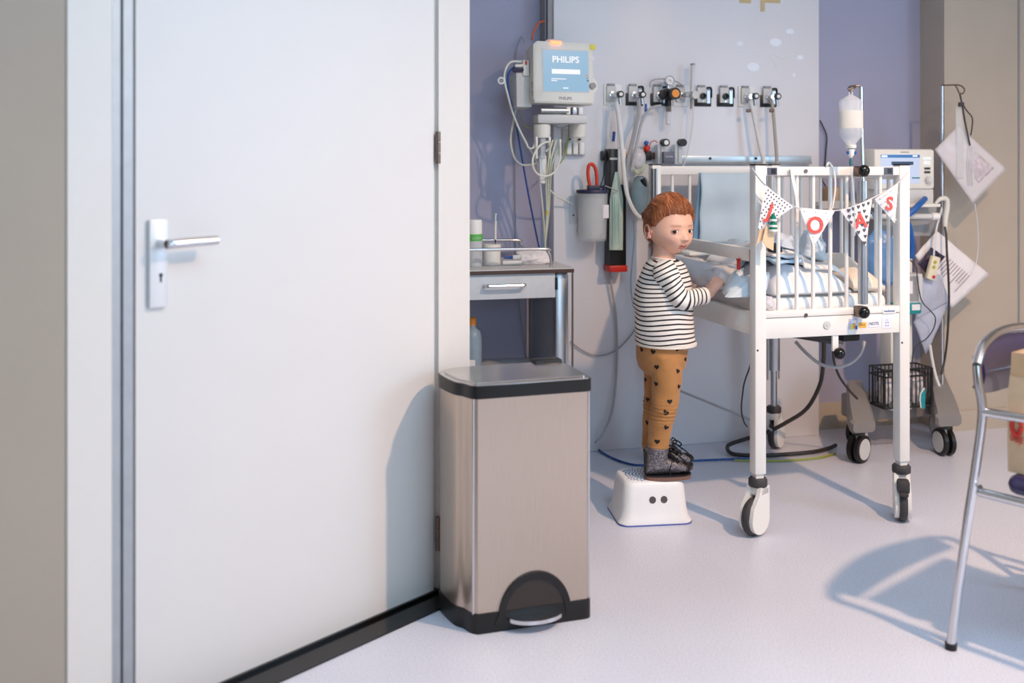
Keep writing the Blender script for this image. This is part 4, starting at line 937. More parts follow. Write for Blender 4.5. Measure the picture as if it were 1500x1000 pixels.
layer('draped_sheet', .088, .362, .055, .585, lambda a, b, x, y: .80 + .150*edge(a, .25)*edge(b, .15) + .024*nz(x, y, 9, 14)*edge(b) - .08*a, M_SHEET, 'crumpled white printed sheet lying over the blankets', 'sheet', 32, 40)
layer('cot_pillow', .390, .522, .05, .45, lambda a, b, x, y: .80 + .10*edge(a, .45)*edge(b, .4)+.008*nz(x, y, 2, 12), M_CREAMB, 'cream pillow at the far corner post of the end panel', 'pillow', 20, 26, .02)
obj('rolled_towel', within(roll([(.012, .035, .765), (.006, .055, .79), (.004, .10, .805), (.012, .15, .812), (.03, .19, .815)], [.03, .046, .05, .042, .018], 2, 1.2, 30), x1=.070, y0=.037, y1=.178, z0=.779, z1=.862, pile=False), M_TOWEL, label='pale blue cotton cloth bulging out below the lowered side rail', cat='cloth', smooth=180)
obj('grey_side_sheet', within(roll([(.035, .20, .80), (.028, .28, .81), (.012, .42, .815), (.012, .55, .82), (.02, .68, .82), (.03, .78, .82)], [.03, .055, .058, .055, .05, .02], 7, .5, 20), x1=.064, y0=.184, z0=.779, z1=.862, pile=False), M_GREYSH, label='greyish white sheet bulging over the lowered cot side by the child', cat='sheet', smooth=180)
obj('blue_muslin', within(crumple(CX @ V3((.318, .18, pile_top(.318, .18)-.02)), (.04, .06, .06), 11, 1, .5, 34), x0=.262, x1=.372), M_TOWEL, label='crumpled pale blue muslin cloth on top of the blankets', cat='cloth', smooth=180)
obj('printed_cloth', within(crumple(CX @ V3((.20, .22, pile_top(.20, .22)-.02)), (.05, .08, .042), 14, 1, .4, 34), x0=.10, x1=.254, y0=.15), bedm('cool_cotton', (206, 220, 238)), label='bluish white cloth with printed label between the blankets', cat='cloth', smooth=180)
obj('white_plastic_wrap', within(crumple(CX @ V3((.044, -.002, zl1+.001)), (.016, .012, .022), 31, 1, .5, 20), x0=.023, x1=.068, y0=-.03, y1=.022, z0=zl1+.001, pile=False), M_CLEAR2, label='scrap of clear wrap tucked beside the bottom of the cot post', cat='wrapper', smooth=30)
# pale blue pad hung inside the head end
sx0_, sx1_ = EP(1027, 300, CLEN-.03).x, EP(1104, 300, CLEN-.03).x
pdz0, pdz1 = EP(1060, 356, CLEN-.03).z, EP(1060, 253, CLEN-.03).z
M_PAD = mat('pale_blue_fleece', (188, 208, 222), .8, noise_amt=.05, scale=8)
pad = thing('blue_absorbent_pad', 'pale blue folded pad hung inside the head end of the cot', 'pad', CX @ V3(((sx0_+sx1_)/2, CLEN-.03, pdz0)), CA)
obj('front_sheet', M().grid(lambda a, b: CX @ V3((sx0_-.012*(1-b)+(sx1_-sx0_+.012*(1-b))*a, CLEN-.035-.006*math.sin(b*11)-.004*math.sin(a*9+b*3), pdz0+(pdz1-pdz0)*b)), 20, 24, .006), M_PAD, pad, smooth=180)
obj('rear_fold', M().grid(lambda a, b: CX @ V3((sx0_-.032*(1-b)-.004+.05*a, CLEN-.024, pdz0+(pdz1-pdz0)*b)), 6, 12, .004), mat('mid_blue_fleece', (118, 158, 190), .8), pad, smooth=180)
# white tray bits at its foot, on the side rail level
sh = thing('cot_tray', 'white tray with blue-rimmed packs at the head end of the cot', 'tray', CX @ V3((.25, .72, .80)), CA)
obj('tray_board', M().bx(.05, .48, .63, .83, .862, .874, CX, bev=.003), M_WHITE, sh)
for (x_, y_) in ((.07, .65), (.44, .65), (.07, .79), (.44, .79)): obj('tray_leg', M().bx(x_, x_+.02, y_, y_+.02, .775, .862, CX), M_WHITE, sh)
ra, rb = EP(1035, 358, .68), EP(1088, 362, .68)
obj('blue_wrap_pack', M().bx(ra.x+.09, ra.x+.24, .66, .74, .874, .892, CX, bev=.006), M_BLUE, label='flat blue wrapped pack lying on the white tray in the cot', cat='pack')
obj('printed_wrap_pack', crumple(CX @ V3((ra.x+.03, .69, .874)), (.05, .03, .014), 8, 1, .3, 16), M_PAPER, label='white wrapped pack with dark print on the cot tray', cat='pack', smooth=180)
obj('dark_sock', within(crumple(CX @ V3((.12, .10, pile_top(.12, .10)-.01)), (.022, .035, .02), 9, 1, .3, 16), x0=.092, x1=.15, y0=.062, y1=.14), M_RUB, label='dark cloth bundle in the cot beside the corner post', cat='cloth', smooth=180)

# ------------------------------------------------------------------ bunting on the cot end
M_COR = mat('coral_print', (238, 92, 84), .7, noise_amt=.02)
M_FLAG = mat('flag_white', (240, 238, 242), .85, noise_amt=.02, bump=.1, bscale=120)
M_PBLK = mat('print_black', (46, 44, 48), .8); M_PGRY = mat('print_grey', (88, 88, 94), .8); M_PLGR = mat('print_light', (206, 212, 214), .8)
bu = thing('letter_bunting', 'fabric bunting of four lettered flags hung across the cot end', 'bunting', CX @ V3((CW/2, -.04, zr0-.1)), CA)
FY = -.058
def fpt(px, py, dy=0): return EP(px, py, FY+dy)
cordpts = [(1101, 246), (1111, 260), (1122, 272), (1142, 289), (1164, 303), (1185, 306), (1205, 308), (1228, 308), (1252, 302), (1276, 291), (1296, 281), (1313, 270), (1325, 258), (1330, 253)]
obj('ribbon', M().tube([CX @ fpt(x, y, .02 if i in (0, 1, 12, 13) else 0) for i, (x, y) in enumerate(cordpts)], .0042, 6, 4, flat=.5), mat('ribbon_print', (226, 224, 226), .8, noise_amt=.25, scale=420), bu)
def flag(tri, curl, letter, lpos, lsize, rot, kind, lcol=M_COR):
    A, B, T = [V3((x, y)) for x, y in tri]; n = 10
    m = M(); rows = []
    def sp(s, t):                                   # s across the top, t down to the tip
        e = A.to_2d()*(1-s)+B.to_2d()*s; p = e*(1-t)+T.to_2d()*t
        return p, curl*math.sin(PI*s)*(1-t)*.02 - .006*t
    def pt(s, t, off=0):
        p, dy = sp(s, t); return CX @ fpt(p.x, p.y, dy-off)
    for j in range(n+1): rows.append([pt(i/n, j/n*.995) for i in range(n+1)])
    front = M().grid(lambda a, b: rows[round(b*n)][round(a*n)], n, n, .0012)
    f = obj('flag', front, M_FLAG, bu, smooth=60)
    # printed motifs: small thin shapes sitting on the cloth
    mo = M(); X0 = V3((1, 0, 0)); rnd = random.Random(ord(letter))
    def motif(s, t, shape, size, ang=0):
        p, dy = sp(s, t); c_ = EP(p.x, p.y, FY+dy-.0022)
        X = CX @ Matrix.Translation(c_) @ Matrix.Rotation(ang, 4, 'Y') @ Matrix(((1,0,0,0), (0,0,-1,0), (0,1,0,0), (0,0,0,1)))
        mo.prism([(x*size, y*size) for x, y in shape], 0, .0006, X)
    star = [((1 if i % 2 == 0 else .45)*math.sin(PI*i/5), (1 if i % 2 == 0 else .45)*math.cos(PI*i/5)) for i in range(10)]
    heart = [(0, -1), (.9, .15), (.85, .75), (.4, .95), (0, .55), (-.4, .95), (-.85, .75), (-.9, .15)]
    blob = [(math.cos(a)*1.6, math.sin(a)*.6) for a in [2*PI*i/8 for i in range(8)]]
    dot = [(math.cos(a), math.sin(a)) for a in [2*PI*i/6 for i in range(6)]]
    rows_n = {'star': 11, 'heart': 7, 'dot': 6, 'blob': 6}[kind]
    for j in range(rows_n):
        t = (j+.5)/rows_n; cnt = max(1, round(rows_n*(1-t)*(.95 if kind != 'dot' else .6)))
        for i in range(cnt):
            s = (i+.5+(.25 if j % 2 else -.15))/cnt
            if not .06 < s < .94: continue
            p, _ = sp(s, t)
            if (V3((p.x, p.y)) - V3(lpos)).length < lsize*.38 and kind == 'dot': continue
            motif(s, t, {'star': star, 'heart': heart, 'dot': dot, 'blob': blob}[kind], {'star': .0033, 'heart': .0068, 'dot': .0014, 'blob': .006}[kind], 0 if kind != 'blob' else -.5)
    o = obj('print_motifs', mo, {'star': M_PBLK, 'heart': M_PGRY, 'dot': M_PBLK, 'blob': M_PLGR}[kind], f, smooth=0); o['kind'] = 'stuff'
    c_ = fpt(lpos[0], lpos[1], -.006 + curl*.012)
    X = CX @ Matrix.Translation(c_) @ Matrix.Rotation(rot, 4, 'Y') @ Matrix(((1,0,0,0), (0,0,-1,0), (0,1,0,0), (0,0,0,1)))
    obj('letter', text_m(letter, lsize*.0031, .0005, .0015).xf(X), lcol, f, smooth=0)
flag([(1120.5, 271.5), (1162, 303), (1110, 338)], -.6, 'J', (1128, 310), 22, .35, 'star')
flag([(1171, 304.5), (1223, 308.5), (1191.5, 361)], -.5, 'O', (1194.5, 331), 25, 0, 'dot')
flag([(1231, 308), (1277, 291.5), (1268, 360)], -.6, 'A', (1260.5, 324), 23, -.12, 'heart')
flag([(1281, 292), (1315.5, 268), (1310.5, 327)], -.5, 'S', (1303, 299), 20, .1, 'blob')
# tree pendant and wooden tag on the first flag
tr = thing('tree_pendant', 'green felt tree pendant with white trim hanging on the bunting', 'ornament', CX @ fpt(1133, 338, -.02), CA)
for (py, r0, hh_) in ((334, .0145, .018), (327.5, .0135, .016), (319, .0115, .02)):
    c_ = CX @ fpt(1132.5, py+3, -.022)
    obj('tier', M().lathe([(r0, 0), (r0*.9, hh_*.35), (r0*.35, hh_)], c_, 14), mat('green_felt', (18, 122, 96), .9, noise_amt=.15, scale=300), tr)
    obj('white_trim', M().lathe([(r0*1.02, -.004), (r0*1.08, -.001), (r0*1.0, .003)], c_, 14), M_WHITE, tr)
for k_, (poly, lb, dy) in enumerate(((((1122, 330), (1117, 352), (1123, 362), (1133, 367), (1134, 342)), 'folded pale wooden tag hanging under the green tree pendant', -.016), (((1113, 336), (1108, 357), (1106, 360), (1118, 350), (1123, 335)), 'smaller wooden tag tilted behind the star-patterned flag', -.004))):
    c_ = [fpt(x, y, dy) for x, y in poly]
    m = M(); n_ = len(c_)
    m.add([CX @ p for p in c_] + [CX @ (p+V3((0, .003, 0))) for p in c_], [tuple(range(n_)), tuple(range(2*n_-1, n_-1, -1))] + [(i, (i+1) % n_, n_+(i+1) % n_, n_+i) for i in range(n_)])
    obj('wooden_tag', m, M_WOODTAG, label=lb, cat='tag', group='tags on the bunting', smooth=0)
obj('white_strap', M().tube([CX @ EP(1160, 246, -.024), CX @ EP(1162, 262, -.026), CX @ EP(1167, 285, -.03), CX @ EP(1169, 310, -.03)], .0115, 8, 4, flat=.18), M_HOSEW, label='flat white strap tied over the top rail beside the first flag', cat='strap')
cable_pts = [EP(1211, 243, -.024), EP(1214, 238, -.01), EP(1219, 244, -.024), EP(1223, 260, -.027), EP(1223, 280, -.026), EP(1219, 305, -.026)]
obj('white_tie', M().tube([CX @ p for p in cable_pts], .0036, 7, 4), M_HOSEW, label='white plastic tie looped over the middle of the top rail', cat='tie')

# ------------------------------------------------------------------ drip stand on the cot
ivx = qx; 
pz1 = EP(1255, 127, -.034).z
iv = thing('cot_drip_pole', 'slim steel drip pole clamped to the cot end, hook at top', 'drip stand', CX @ V3((ivx, -.034, zt1)), CA)
obj('pole', M().cyl(CX @ V3((ivx, -.034, zt1-.02)), CX @ V3((ivx-.008, -.034, pz1)), .0068, 12), M_CHROME, iv)
hk = [EP(1259, 126, -.034), EP(1250, 126, -.034), EP(1245, 127, -.075), EP(1243, 130, -.088), EP(1246, 133.5, -.088), EP(1250, 130, -.088), EP(1252, 128, -.08)]
obj('hook', M().tube([CX @ p for p in hk], .0035, 8, 4), M_HINGE, iv)
def fluid_bottle():
    c_ = CX @ EP(1246.5, 205, -.088); k_ = 3.52/FPX
    def zz(py): return EP(1246.5, py, -.088).z
    t = thing('infusion_bottle', 'clear infusion bottle hanging from the cot drip pole', 'infusion bottle', (c_.x, c_.y, zz(228)), CA)
    w = 16*k_
    prof = [(.003, zz(138)), (w*.5, zz(142)), (w*.95, zz(147)), (w, zz(152)), (w, zz(190)), (w*.92, zz(200)), (w*.45, zz(210)), (w*.4, zz(214))]
    obj('bottle', M().lathe(prof, (c_.x, c_.y, 0), 24, sy=.7), mat('infusion_clear', (232, 236, 240), .12, alpha=.38), t)
    obj('label', M().lathe([(w*1.01, zz(162)), (w*1.02, zz(163)), (w*1.02, zz(187)), (w*1.01, zz(188))], (c_.x, c_.y, 0), 24, sy=.7), mat('cream_label', (232, 230, 222), .6, alpha=.7), t)
    obj('eyelet', M().tube([(c_.x-.006, c_.y, zz(140)), (c_.x-.005, c_.y, zz(134)), (c_.x+.003, c_.y, zz(134)), (c_.x+.005, c_.y, zz(140))], .002, 6, 3), M_FROST, t)
    obj('neck_cap', M().lathe([(w*.42, zz(217)), (w*.45, zz(216)), (w*.45, zz(212)), (0, zz(212))], (c_.x, c_.y, 0), 16), M_CREAM, t)
    obj('spike', M().lathe([(.004, zz(231)), (.011, zz(226)), (.013, zz(219)), (.006, zz(217))], (c_.x, c_.y, 0), 14), M_WHITE, t)
    for s in (-1, 1): obj('blue_vent', M().ell((c_.x+s*.012, c_.y-.006, zz(223.5)), (.005, .004, .006), None, 10, 8), M_WIREB, t)
    obj('drip_chamber', M().lathe([(.004, zz(243)), (.006, zz(240)), (.006, zz(235)), (.004, zz(232))], (c_.x, c_.y, 0), 12), mat('teal_clear', (60, 110, 116), .3), t)
    obj('drip_line', M().tube([(c_.x, c_.y, zz(240)), (c_.x+.002, c_.y-.005, zz(262)), CX @ EP(1251, 290, -.085), CX @ EP(1252, 315, -.085), CX @ EP(1252, 345, -.08)], .0024, 7, 5), M_FROST, t)
fluid_bottle()

# ------------------------------------------------------------------ children's step stool
SA = math.radians(7); SX = Matrix.Translation((.478, 3.475, 0)) @ Matrix.Rotation(SA, 4, 'Z')
STH = .142
def rrect(hx, hy, r, z, n=6):
    out = []
    for cx, cy, a0 in ((hx-r, -hy+r, -90), (hx-r, hy-r, 0), (-hx+r, hy-r, 90), (-hx+r, -hy+r, 180)):
        for i in range(n+1): a = math.radians(a0+90*i/n); out.append((cx+r*math.cos(a), cy+r*math.sin(a), z))
    return out
stl = thing('step_stool', 'white plastic step stool with two round eye holes', 'step stool', (.478, 3.475, 0), SA)
M_STOOL = mat('stool_white', (240, 241, 243), .35, noise_amt=.008)
R_ = [rrect(.128, .108, .035, 0), rrect(.129, .109, .035, .008), rrect(.119, .102, .034, .024), rrect(.114, .097, .034, .05), rrect(.110, .092, .034, .09), rrect(.107, .088, .034, .122), rrect(.103, .084, .034, .136), rrect(.095, .077, .03, STH)]
obj('shell', M().rings(R_, True, True, SX), M_STOOL, stl)
for x in (-.012, .028):
    c0 = SX @ V3((x, -.097, .088))
    obj('eye_hole', M().cyl(SX @ V3((x, -.0942, .0834)), SX @ V3((x, -.0900, .0829)), .0118, 20), mat('hole_grey', (84, 80, 80), .6), stl)
dots = M()
for ring in range(1, 9):
    r_ = ring*.0105
    for i in range(max(1, int(2*PI*r_/.012))):
        a = 2*PI*i/max(1, int(2*PI*r_/.012)); x, y = r_*math.cos(a)*1.12, r_*math.sin(a)*.92
        if abs(x) < .086 and abs(y) < .069:
            X = SX @ Matrix.Translation((x, y, STH)) @ Matrix.Rotation(a, 4, 'Z')
            dots.prism([(.0028*math.cos(t), .0044*math.sin(t)) for t in [2*PI*j/8 for j in range(8)]], -.001, .0008, X)
obj('anti_slip_dots', dots, mat('dot_blue', (112, 138, 178), .6), stl, kind='stuff')
obj('foot_strip', M().rings([rrect(.1295, .1095, .035, 0.0), rrect(.130, .110, .035, .0025), rrect(.1295, .1095, .035, .005)], True, False, SX), mat('strip_blue', (92, 106, 178), .6), stl)

# ------------------------------------------------------------------ child
CY = 3.47
def K(px, py, dy=0): return P(px, py, CY+dy)
FA = math.radians(20); fwd = V3((math.cos(FA), math.sin(FA), 0)); lft = V3((-math.sin(FA), math.cos(FA), 0))
def remesh(m, voxel, it=4, name='tmp'):
    me = bpy.data.meshes.new(name); me.from_pydata([tuple(p) for p in m.v], [], m.f)
    bm = bmesh.new(); bm.from_mesh(me); bmesh.ops.recalc_face_normals(bm, faces=bm.faces[:]); bm.to_mesh(me); bm.free()
    o = bpy.data.objects.new(name, me); C.objects.link(o)
    md = o.modifiers.new('r', 'REMESH'); md.mode = 'VOXEL'; md.voxel_size = voxel
    dg = bpy.context.evaluated_depsgraph_get(); dg.update()
    e = bpy.data.meshes.new_from_object(o.evaluated_get(dg))
    bm = bmesh.new(); bm.from_mesh(e)
    for _ in range(it): bmesh.ops.smooth_vert(bm, verts=bm.verts[:], factor=.5, use_axis_x=True, use_axis_y=True, use_axis_z=True)
    bm.verts.index_update()
    out = M(); out.v = [v.co.copy() for v in bm.verts]; out.f = [tuple(v.index for v in f.verts) for f in bm.faces]
    bm.free(); bpy.data.objects.remove(o); bpy.data.meshes.remove(me); bpy.data.meshes.remove(e)
    return out
def torso_loft(st, n=28):
    """stations: (center, half along fwd, half along lft)"""
    return M().rings([[c + fwd*(a*math.cos(2*PI*j/n)) + lft*(b*math.sin(2*PI*j/n)) for j in range(n)] for c, a, b in st])
def sst(py, l_, r_, b, dy=0, g=0):
    hp = (r_-l_)/2/420.2; cs, sn = math.cos(FA), math.sin(FA)
    a = math.sqrt(max(1e-4, hp*hp - (b*sn)**2))/cs
    return (K((l_+r_)/2, py, dy), a+g, b+g)
TORSO = [(377, 957, 988, .040), (381, 950, 997, .062), (388, 944, 1003, .082), (400, 938, 1008, .094), (420, 931, 1012, .098), (440, 928, 1014, .100), (470, 930, 1016, .102), (490, 931, 1018, .104), (502, 931, 1020, .106)]
shirt_t = torso_loft([sst(*s) for s in TORSO])
SHR, ELR, WRR, HDR = K(975, 399, -.075), K(993, 449, -.105), K(1037, 431, -.05), K(1053, 412, -.035)
SHL, ELL_, WRL, HDL = K(985, 398, .085), K(998, 438, .12), K(1003, 432, .155), K(1008, 426, .175)
# ---- clothes
pr = thing('person', 'child in striped shirt and mustard trousers standing on the step stool, looking back', 'person', K(975, 695))
M_SKIN = bpy.data.materials.new('skin'); M_SKIN.use_nodes = True
nt = M_SKIN.node_tree; b = nt.nodes['Principled BSDF']; at = nt.nodes.new('ShaderNodeAttribute'); at.attribute_name = 'tint'
nt.links.new(at.outputs['Color'], b.inputs['Base Color']); b.inputs['Roughness'].default_value = .5
b.inputs['Subsurface Weight'].default_value = .15; b.inputs['Subsurface Radius'].default_value = (.008, .003, .0015); b.inputs['Subsurface Scale'].default_value = .6
def stripe_mat():
    m = bpy.data.materials.new('striped_jersey'); m.use_nodes = True; nt = m.node_tree; L = nt.links; b = nt.nodes['Principled BSDF']
    at = nt.nodes.new('ShaderNodeAttribute'); at.attribute_name = 'stripe'
    dv = nt.nodes.new('ShaderNodeMath'); dv.operation = 'DIVIDE'; dv.inputs[1].default_value = .0158; L.new(at.outputs['Fac'], dv.inputs[0])
    frn = nt.nodes.new('ShaderNodeMath'); frn.operation = 'FRACT'; L.new(dv.outputs[0], frn.inputs[0])
    r = nt.nodes.new('ShaderNodeValToRGB'); r.color_ramp.interpolation = 'LINEAR'; e = r.color_ramp.elements
    wc_, dk = lin((238, 232, 226)) + (1,), lin((44, 40, 46)) + (1,)
    e[0].position = 0; e[0].color = wc_; e[1].position = .60; e[1].color = wc_
    for pos, c_ in ((.66, dk), (.92, dk), (.98, wc_)): x = e.new(pos); x.color = c_
    L.new(frn.outputs[0], r.inputs[0]); L.new(r.outputs[0], b.inputs['Base Color']); b.inputs['Roughness'].default_value = .9
    n = nt.nodes.new('ShaderNodeTexNoise'); n.inputs['Scale'].default_value = 400; bp = nt.nodes.new('ShaderNodeBump'); bp.inputs['Strength'].default_value = .2; bp.inputs['Distance'].default_value = .002
    tc = nt.nodes.new('ShaderNodeTexCoord'); L.new(tc.outputs['Object'], n.inputs['Vector']); L.new(n.outputs['Fac'], bp.inputs['Height']); L.new(bp.outputs[0], b.inputs['Normal'])
    return m
M_STR = stripe_mat()
def set_attr(o, name, vals):
    a = o.data.attributes.new(name, 'FLOAT', 'POINT'); a.data.foreach_set('value', vals)
def wrinkle(m, amp, f, seed=0, zs=1):
    bmn = mesh_of(m, 'w', 0); nr = [v.normal.copy() for v in bmn.vertices]; bpy.data.meshes.remove(bmn)
    m.v = [p + n*amp*noise.noise(V3((p.x*f+seed, p.y*f, p.z*f*zs))) for p, n in zip(m.v, nr)]
    return m
sh_m = wrinkle(remesh(shirt_t, .0045, 4), .006, 14, 3, 1.6)
inv = MW[pr].inverted()
shirt = obj('shirt', sh_m, M_STR, pr, smooth=180, label='white shirt with thin black stripes')
cen = K(972, 440)
set_attr(shirt, 'stripe', [p.z + .35*(abs((p-cen).dot(fwd))*.10) + .010*noise.noise(p*7) + (max(0, p.z-.86)*.55 if p.z > .86 else 0)*((p-cen).dot(lft)*-6) for p in sh_m.v])
def sleeve(a, e, w, r0, r1, r2, name='sleeve'):
    e = e*.7 + (a+w)*.15
    ctr = K(976, 400, 0); ctr = a + (ctr-a)*.75 + V3((0, 0, -.012))
    pts = [ctr, a*.55+ctr*.45 + V3((0, 0, .006)), a, a*.5+e*.5, e, e*.55+w*.45, w]
    rr2 = [r0*.6, r0*.92, r0, (r0+r1)/2, r1, (r1+r2)/2+.002, r2]
    raw = M().tube(pts, rr2, 20, 5)
    m = wrinkle(remesh(raw, .004, 3), .006, 26, 8)
    d1, d2 = (e-a).normalized(), (w-e).normalized(); L1 = (e-a).length
    o = obj(name, m, M_STR, shirt, smooth=180)
    cv = catmull([a + (a-e)*.4, a, a*.62+e*.38, a*.14+e*.72+w*.14, e*.62+w*.38, w, w + (w-e)*.3], 10)
    al = [0]
    for p_, q_ in zip(cv, cv[1:]): al.append(al[-1] + (q_-p_).length)
    def co(p):
        bd, bt_ = 9, 0
        for k_ in range(len(cv)-1):
            sg = cv[k_+1]-cv[k_]; t = max(0, min(1, (p-cv[k_]).dot(sg)/sg.length_squared)); d_ = (cv[k_]+sg*t-p).length_squared
            if d_ < bd: bd = d_; bt_ = al[k_] + t*(al[k_+1]-al[k_])
        return bt_
    set_attr(o, 'stripe', [co(p)+.003*noise.noise(p*20) for p in m.v])
    rim = w + d2*.002
    obj('cuff', M().tube([w-d2*.006, w, w+d2*.006], [r2*1.02, r2*1.10, r2*1.0], 18), mat('jersey_white', (236, 228, 220), .9), shirt)
    return o
sleeve(SHR, ELR, K(1032, 433, -.055), .043, .034, .0275)
sleeve(SHL, ELL_, WRL, .042, .033, .027)
obj('neck_band', M().tube([K(972, 377.5) + fwd*(.040*math.cos(2*PI*j/20)) + lft*(.044*math.sin(2*PI*j/20)) - V3((0, 0, .004*math.cos(2*PI*j/20)+.002)) for j in range(21)], .0032, 8), mat('jersey_white', (236, 228, 220), .9), shirt)
obj('hem', torso_loft([sst(500.5, 930.5, 1020.5, .107), sst(503.5, 930.5, 1020.5, .107)]), mat('jersey_white', (236, 228, 220), .9), shirt)
# trousers
def leg(ox, dy, m):
    m.tube([K(974+ox, 520, dy), K(976+ox, 545, dy), K(976+ox, 567, dy), K(972+ox, 600, dy-.005), K(967+ox*.8, 625, dy), K(963.5+ox*.7, 650, dy), K(963+ox*.7, 657, dy)], [.052, .054, .0505, .0445, .041, .0365, .035], 22, 5)
tr_m = torso_loft([(K(973, 484), .086, .092), (K(972, 496), .088, .093), (K(970, 508), .087, .094), (K(969.5, 524), .086, .096), (K(968, 538), .074, .090), (K(968, 548), .05, .07)])
leg(0, -.048, tr_m); leg(-11, .05, tr_m)
tr_m = remesh(tr_m, .0045, 3)
bmn = mesh_of(tr_m, 'w', 0); nr = [v.normal.copy() for v in bmn.vertices]; bpy.data.meshes.remove(bmn)
kz = K(972, 598).z; az = K(972, 648).z
for i, p in enumerate(tr_m.v):
    d = (.0035*math.sin((p.z-kz)*520+p.x*30)*math.exp(-((p.z-kz)/.03)**2) + .003*math.sin((p.z-az)*600+p.x*25)*math.exp(-((p.z-az)/.022)**2) + .004*noise.noise(p*22))
    tr_m.v[i] = p + nr[i]*d
M_MUST = mat('mustard_cotton', (178, 126, 74), .88, noise_amt=.05, scale=40, bump=.25, bscale=350, sheen=.2)
trs = obj('trousers', tr_m, M_MUST, pr, smooth=180, label='mustard trousers with black hearts')
bvh = BVHTree.FromPolygons(tr_m.v, tr_m.f)
eye = V3((0, 0, CAMH)); hm = M()
def heart_on(origin, d, size, rot):
    hit = bvh.ray_cast(origin, d)
    if hit[0] is None: return
    c_, n_ = hit[0], hit[1]
    if n_.dot(d) > 0: n_ = -n_
    up = V3((0, 0, 1)); x = up.cross(n_).normalized(); y = n_.cross(x)
    pts2 = []
    for i in range(20):
        t = 2*PI*i/20; hx_ = 16*math.sin(t)**3; hy_ = 13*math.cos(t)-5*math.cos(2*t)-2*math.cos(3*t)-math.cos(4*t)
        pts2.append((hx_/17*size*1.05, hy_/17*size))
    ca, sa = math.cos(rot), math.sin(rot); R = []
    for s in (1, .6, .2):
        row = []
        for (hx_, hy_) in pts2:
            a_, b_ = (hx_*ca-hy_*sa)*s, (hx_*sa+hy_*ca)*s
            q = c_ + x*a_ + y*b_
            h2 = bvh.ray_cast(q + n_*.012, -n_, .03)
            row.append((h2[0] if h2[0] is not None else q) + n_*.0009)
        R.append(row)
    hm.rings(R, True, False); k_ = len(hm.v); hm.f.append(tuple(k_-20+i for i in range(20)))
for (x, y) in ((956.6, 515), (992, 511), (962, 537.4), (993, 543.4), (945.5, 556), (961, 562), (994.4, 566), (981, 588), (975.5, 604), (948.5, 585), (976, 626), (948.5, 619), (962.6, 646.6), (1004, 526), (940, 512)):
    heart_on(eye, (K(x, y)-eye).normalized(), .0098, random.uniform(-.5, .5))
for i in range(22):
    c_ = K(random.uniform(942, 1000), random.uniform(510, 645)); heart_on(c_+V3((.1*random.uniform(-1, 1), .5, 0)), V3((0, -1, 0)), .0098, random.uniform(-.5, .5))
obj('heart_print', hm, mat('heart_black', (30, 26, 26), .85), trs, smooth=180)

# ---- body (one mesh: trunk, limbs, hands, head)
body = torso_loft([sst(py, l_, r_, b_, g=-.015) for py, l_, r_, b_ in TORSO[2:]] + [(K(970, 520), .066, .076), (K(968, 540), .05, .06)])
nb = K(971, 381)
HC = K(981.5, 329, 0)                       # head centre
HA = math.radians(27); hF = V3((math.sin(HA), -math.cos(HA), 0)); hL = V3((math.cos(HA), math.sin(HA), 0)); hU = V3((0, 0, 1))   # face forward, child's left, up
body.tube([K(972, 392), nb, K(973, 368), K(976, 352)], [.052, .041, .038, .04], 20, 4)
for (s_, e_, w_, h_) in ((SHR, ELR, WRR, HDR), (SHL, ELL_, WRL, HDL)):
    e_ = e_*.7 + (s_+w_)*.15
    body.tube([s_, (s_+e_)/2, e_, (e_+w_)/2, w_, w_*.4+h_*.6], [.03, .028, .023, .022, .0185, .0175], 16, 4)
for ox, dy in ((0, -.048), (-11, .05)):
    body.tube([K(974+ox, 525, dy), K(976+ox, 567, dy), K(972+ox, 600, dy-.005), K(967+ox*.8, 625, dy), K(963+ox*.7, 655, dy), K(963+ox*.7, 680, dy)], [.042, .038, .033, .029, .022, .022], 16, 4)
body = remesh(body, .005, 4)
# hands: palm plus five fingers, right one closing on the sheet
def hand(w, h, out, up_):
    d = (h-w).normalized(); out = (out - d*out.dot(d)).normalized(); s_ = d.cross(out).normalized()   # s_: across the knuckles
    m = M()
    m.tube([w, w+d*.012, w+d*.03, w+d*.048, w+d*.056], [.0175, .0185, .0225, .0225, .016], 16, 3, flat=.72)
    for i, (L_, o_) in enumerate(((.030, -.0155), (.035, -.005), (.033, .0055), (.026, .0155))):
        b0 = w + d*.046 + s_*o_*1.02 + out*.003
        p1 = b0 + d*L_*.42 + out*.006; p2 = p1 + d*L_*.28 - out*L_*.35; p3 = p2 - d*L_*.10 - out*L_*.36
        m.tube([b0-d*.014, b0, p1, p2, p3], [.0072, .0078, .0074, .0068, .0052], 10, 4)
        m.ell(p3, (.0052, .0052, .0052), None, 8, 6); m.ell(p1, (.0077, .0077, .0077), None, 8, 6)
    t0 = w + d*.016 - s_*.015 - out*.004; t1 = t0 + d*.014 - s_*.012 - out*.007; t2 = t1 + d*.016 - out*.012 + s_*.002; t3 = t2 + d*.010 - out*.008 + s_*.006
    m.tube([t0, t1, t2, t3], [.0095, .0088, .0078, .006], 10, 4); m.ell(t3, (.006, .006, .006), None, 8, 6)
    return m
hands = hand(WRR, HDR, V3((-.25, -.55, .75)), 1).join(hand(WRL, HDL, V3((0, -.3, 1)), 1))
body.join(remesh(hands, .0018, 2))
n_body = len(body.v)
tint = [lin((222, 172, 150))]*n_body
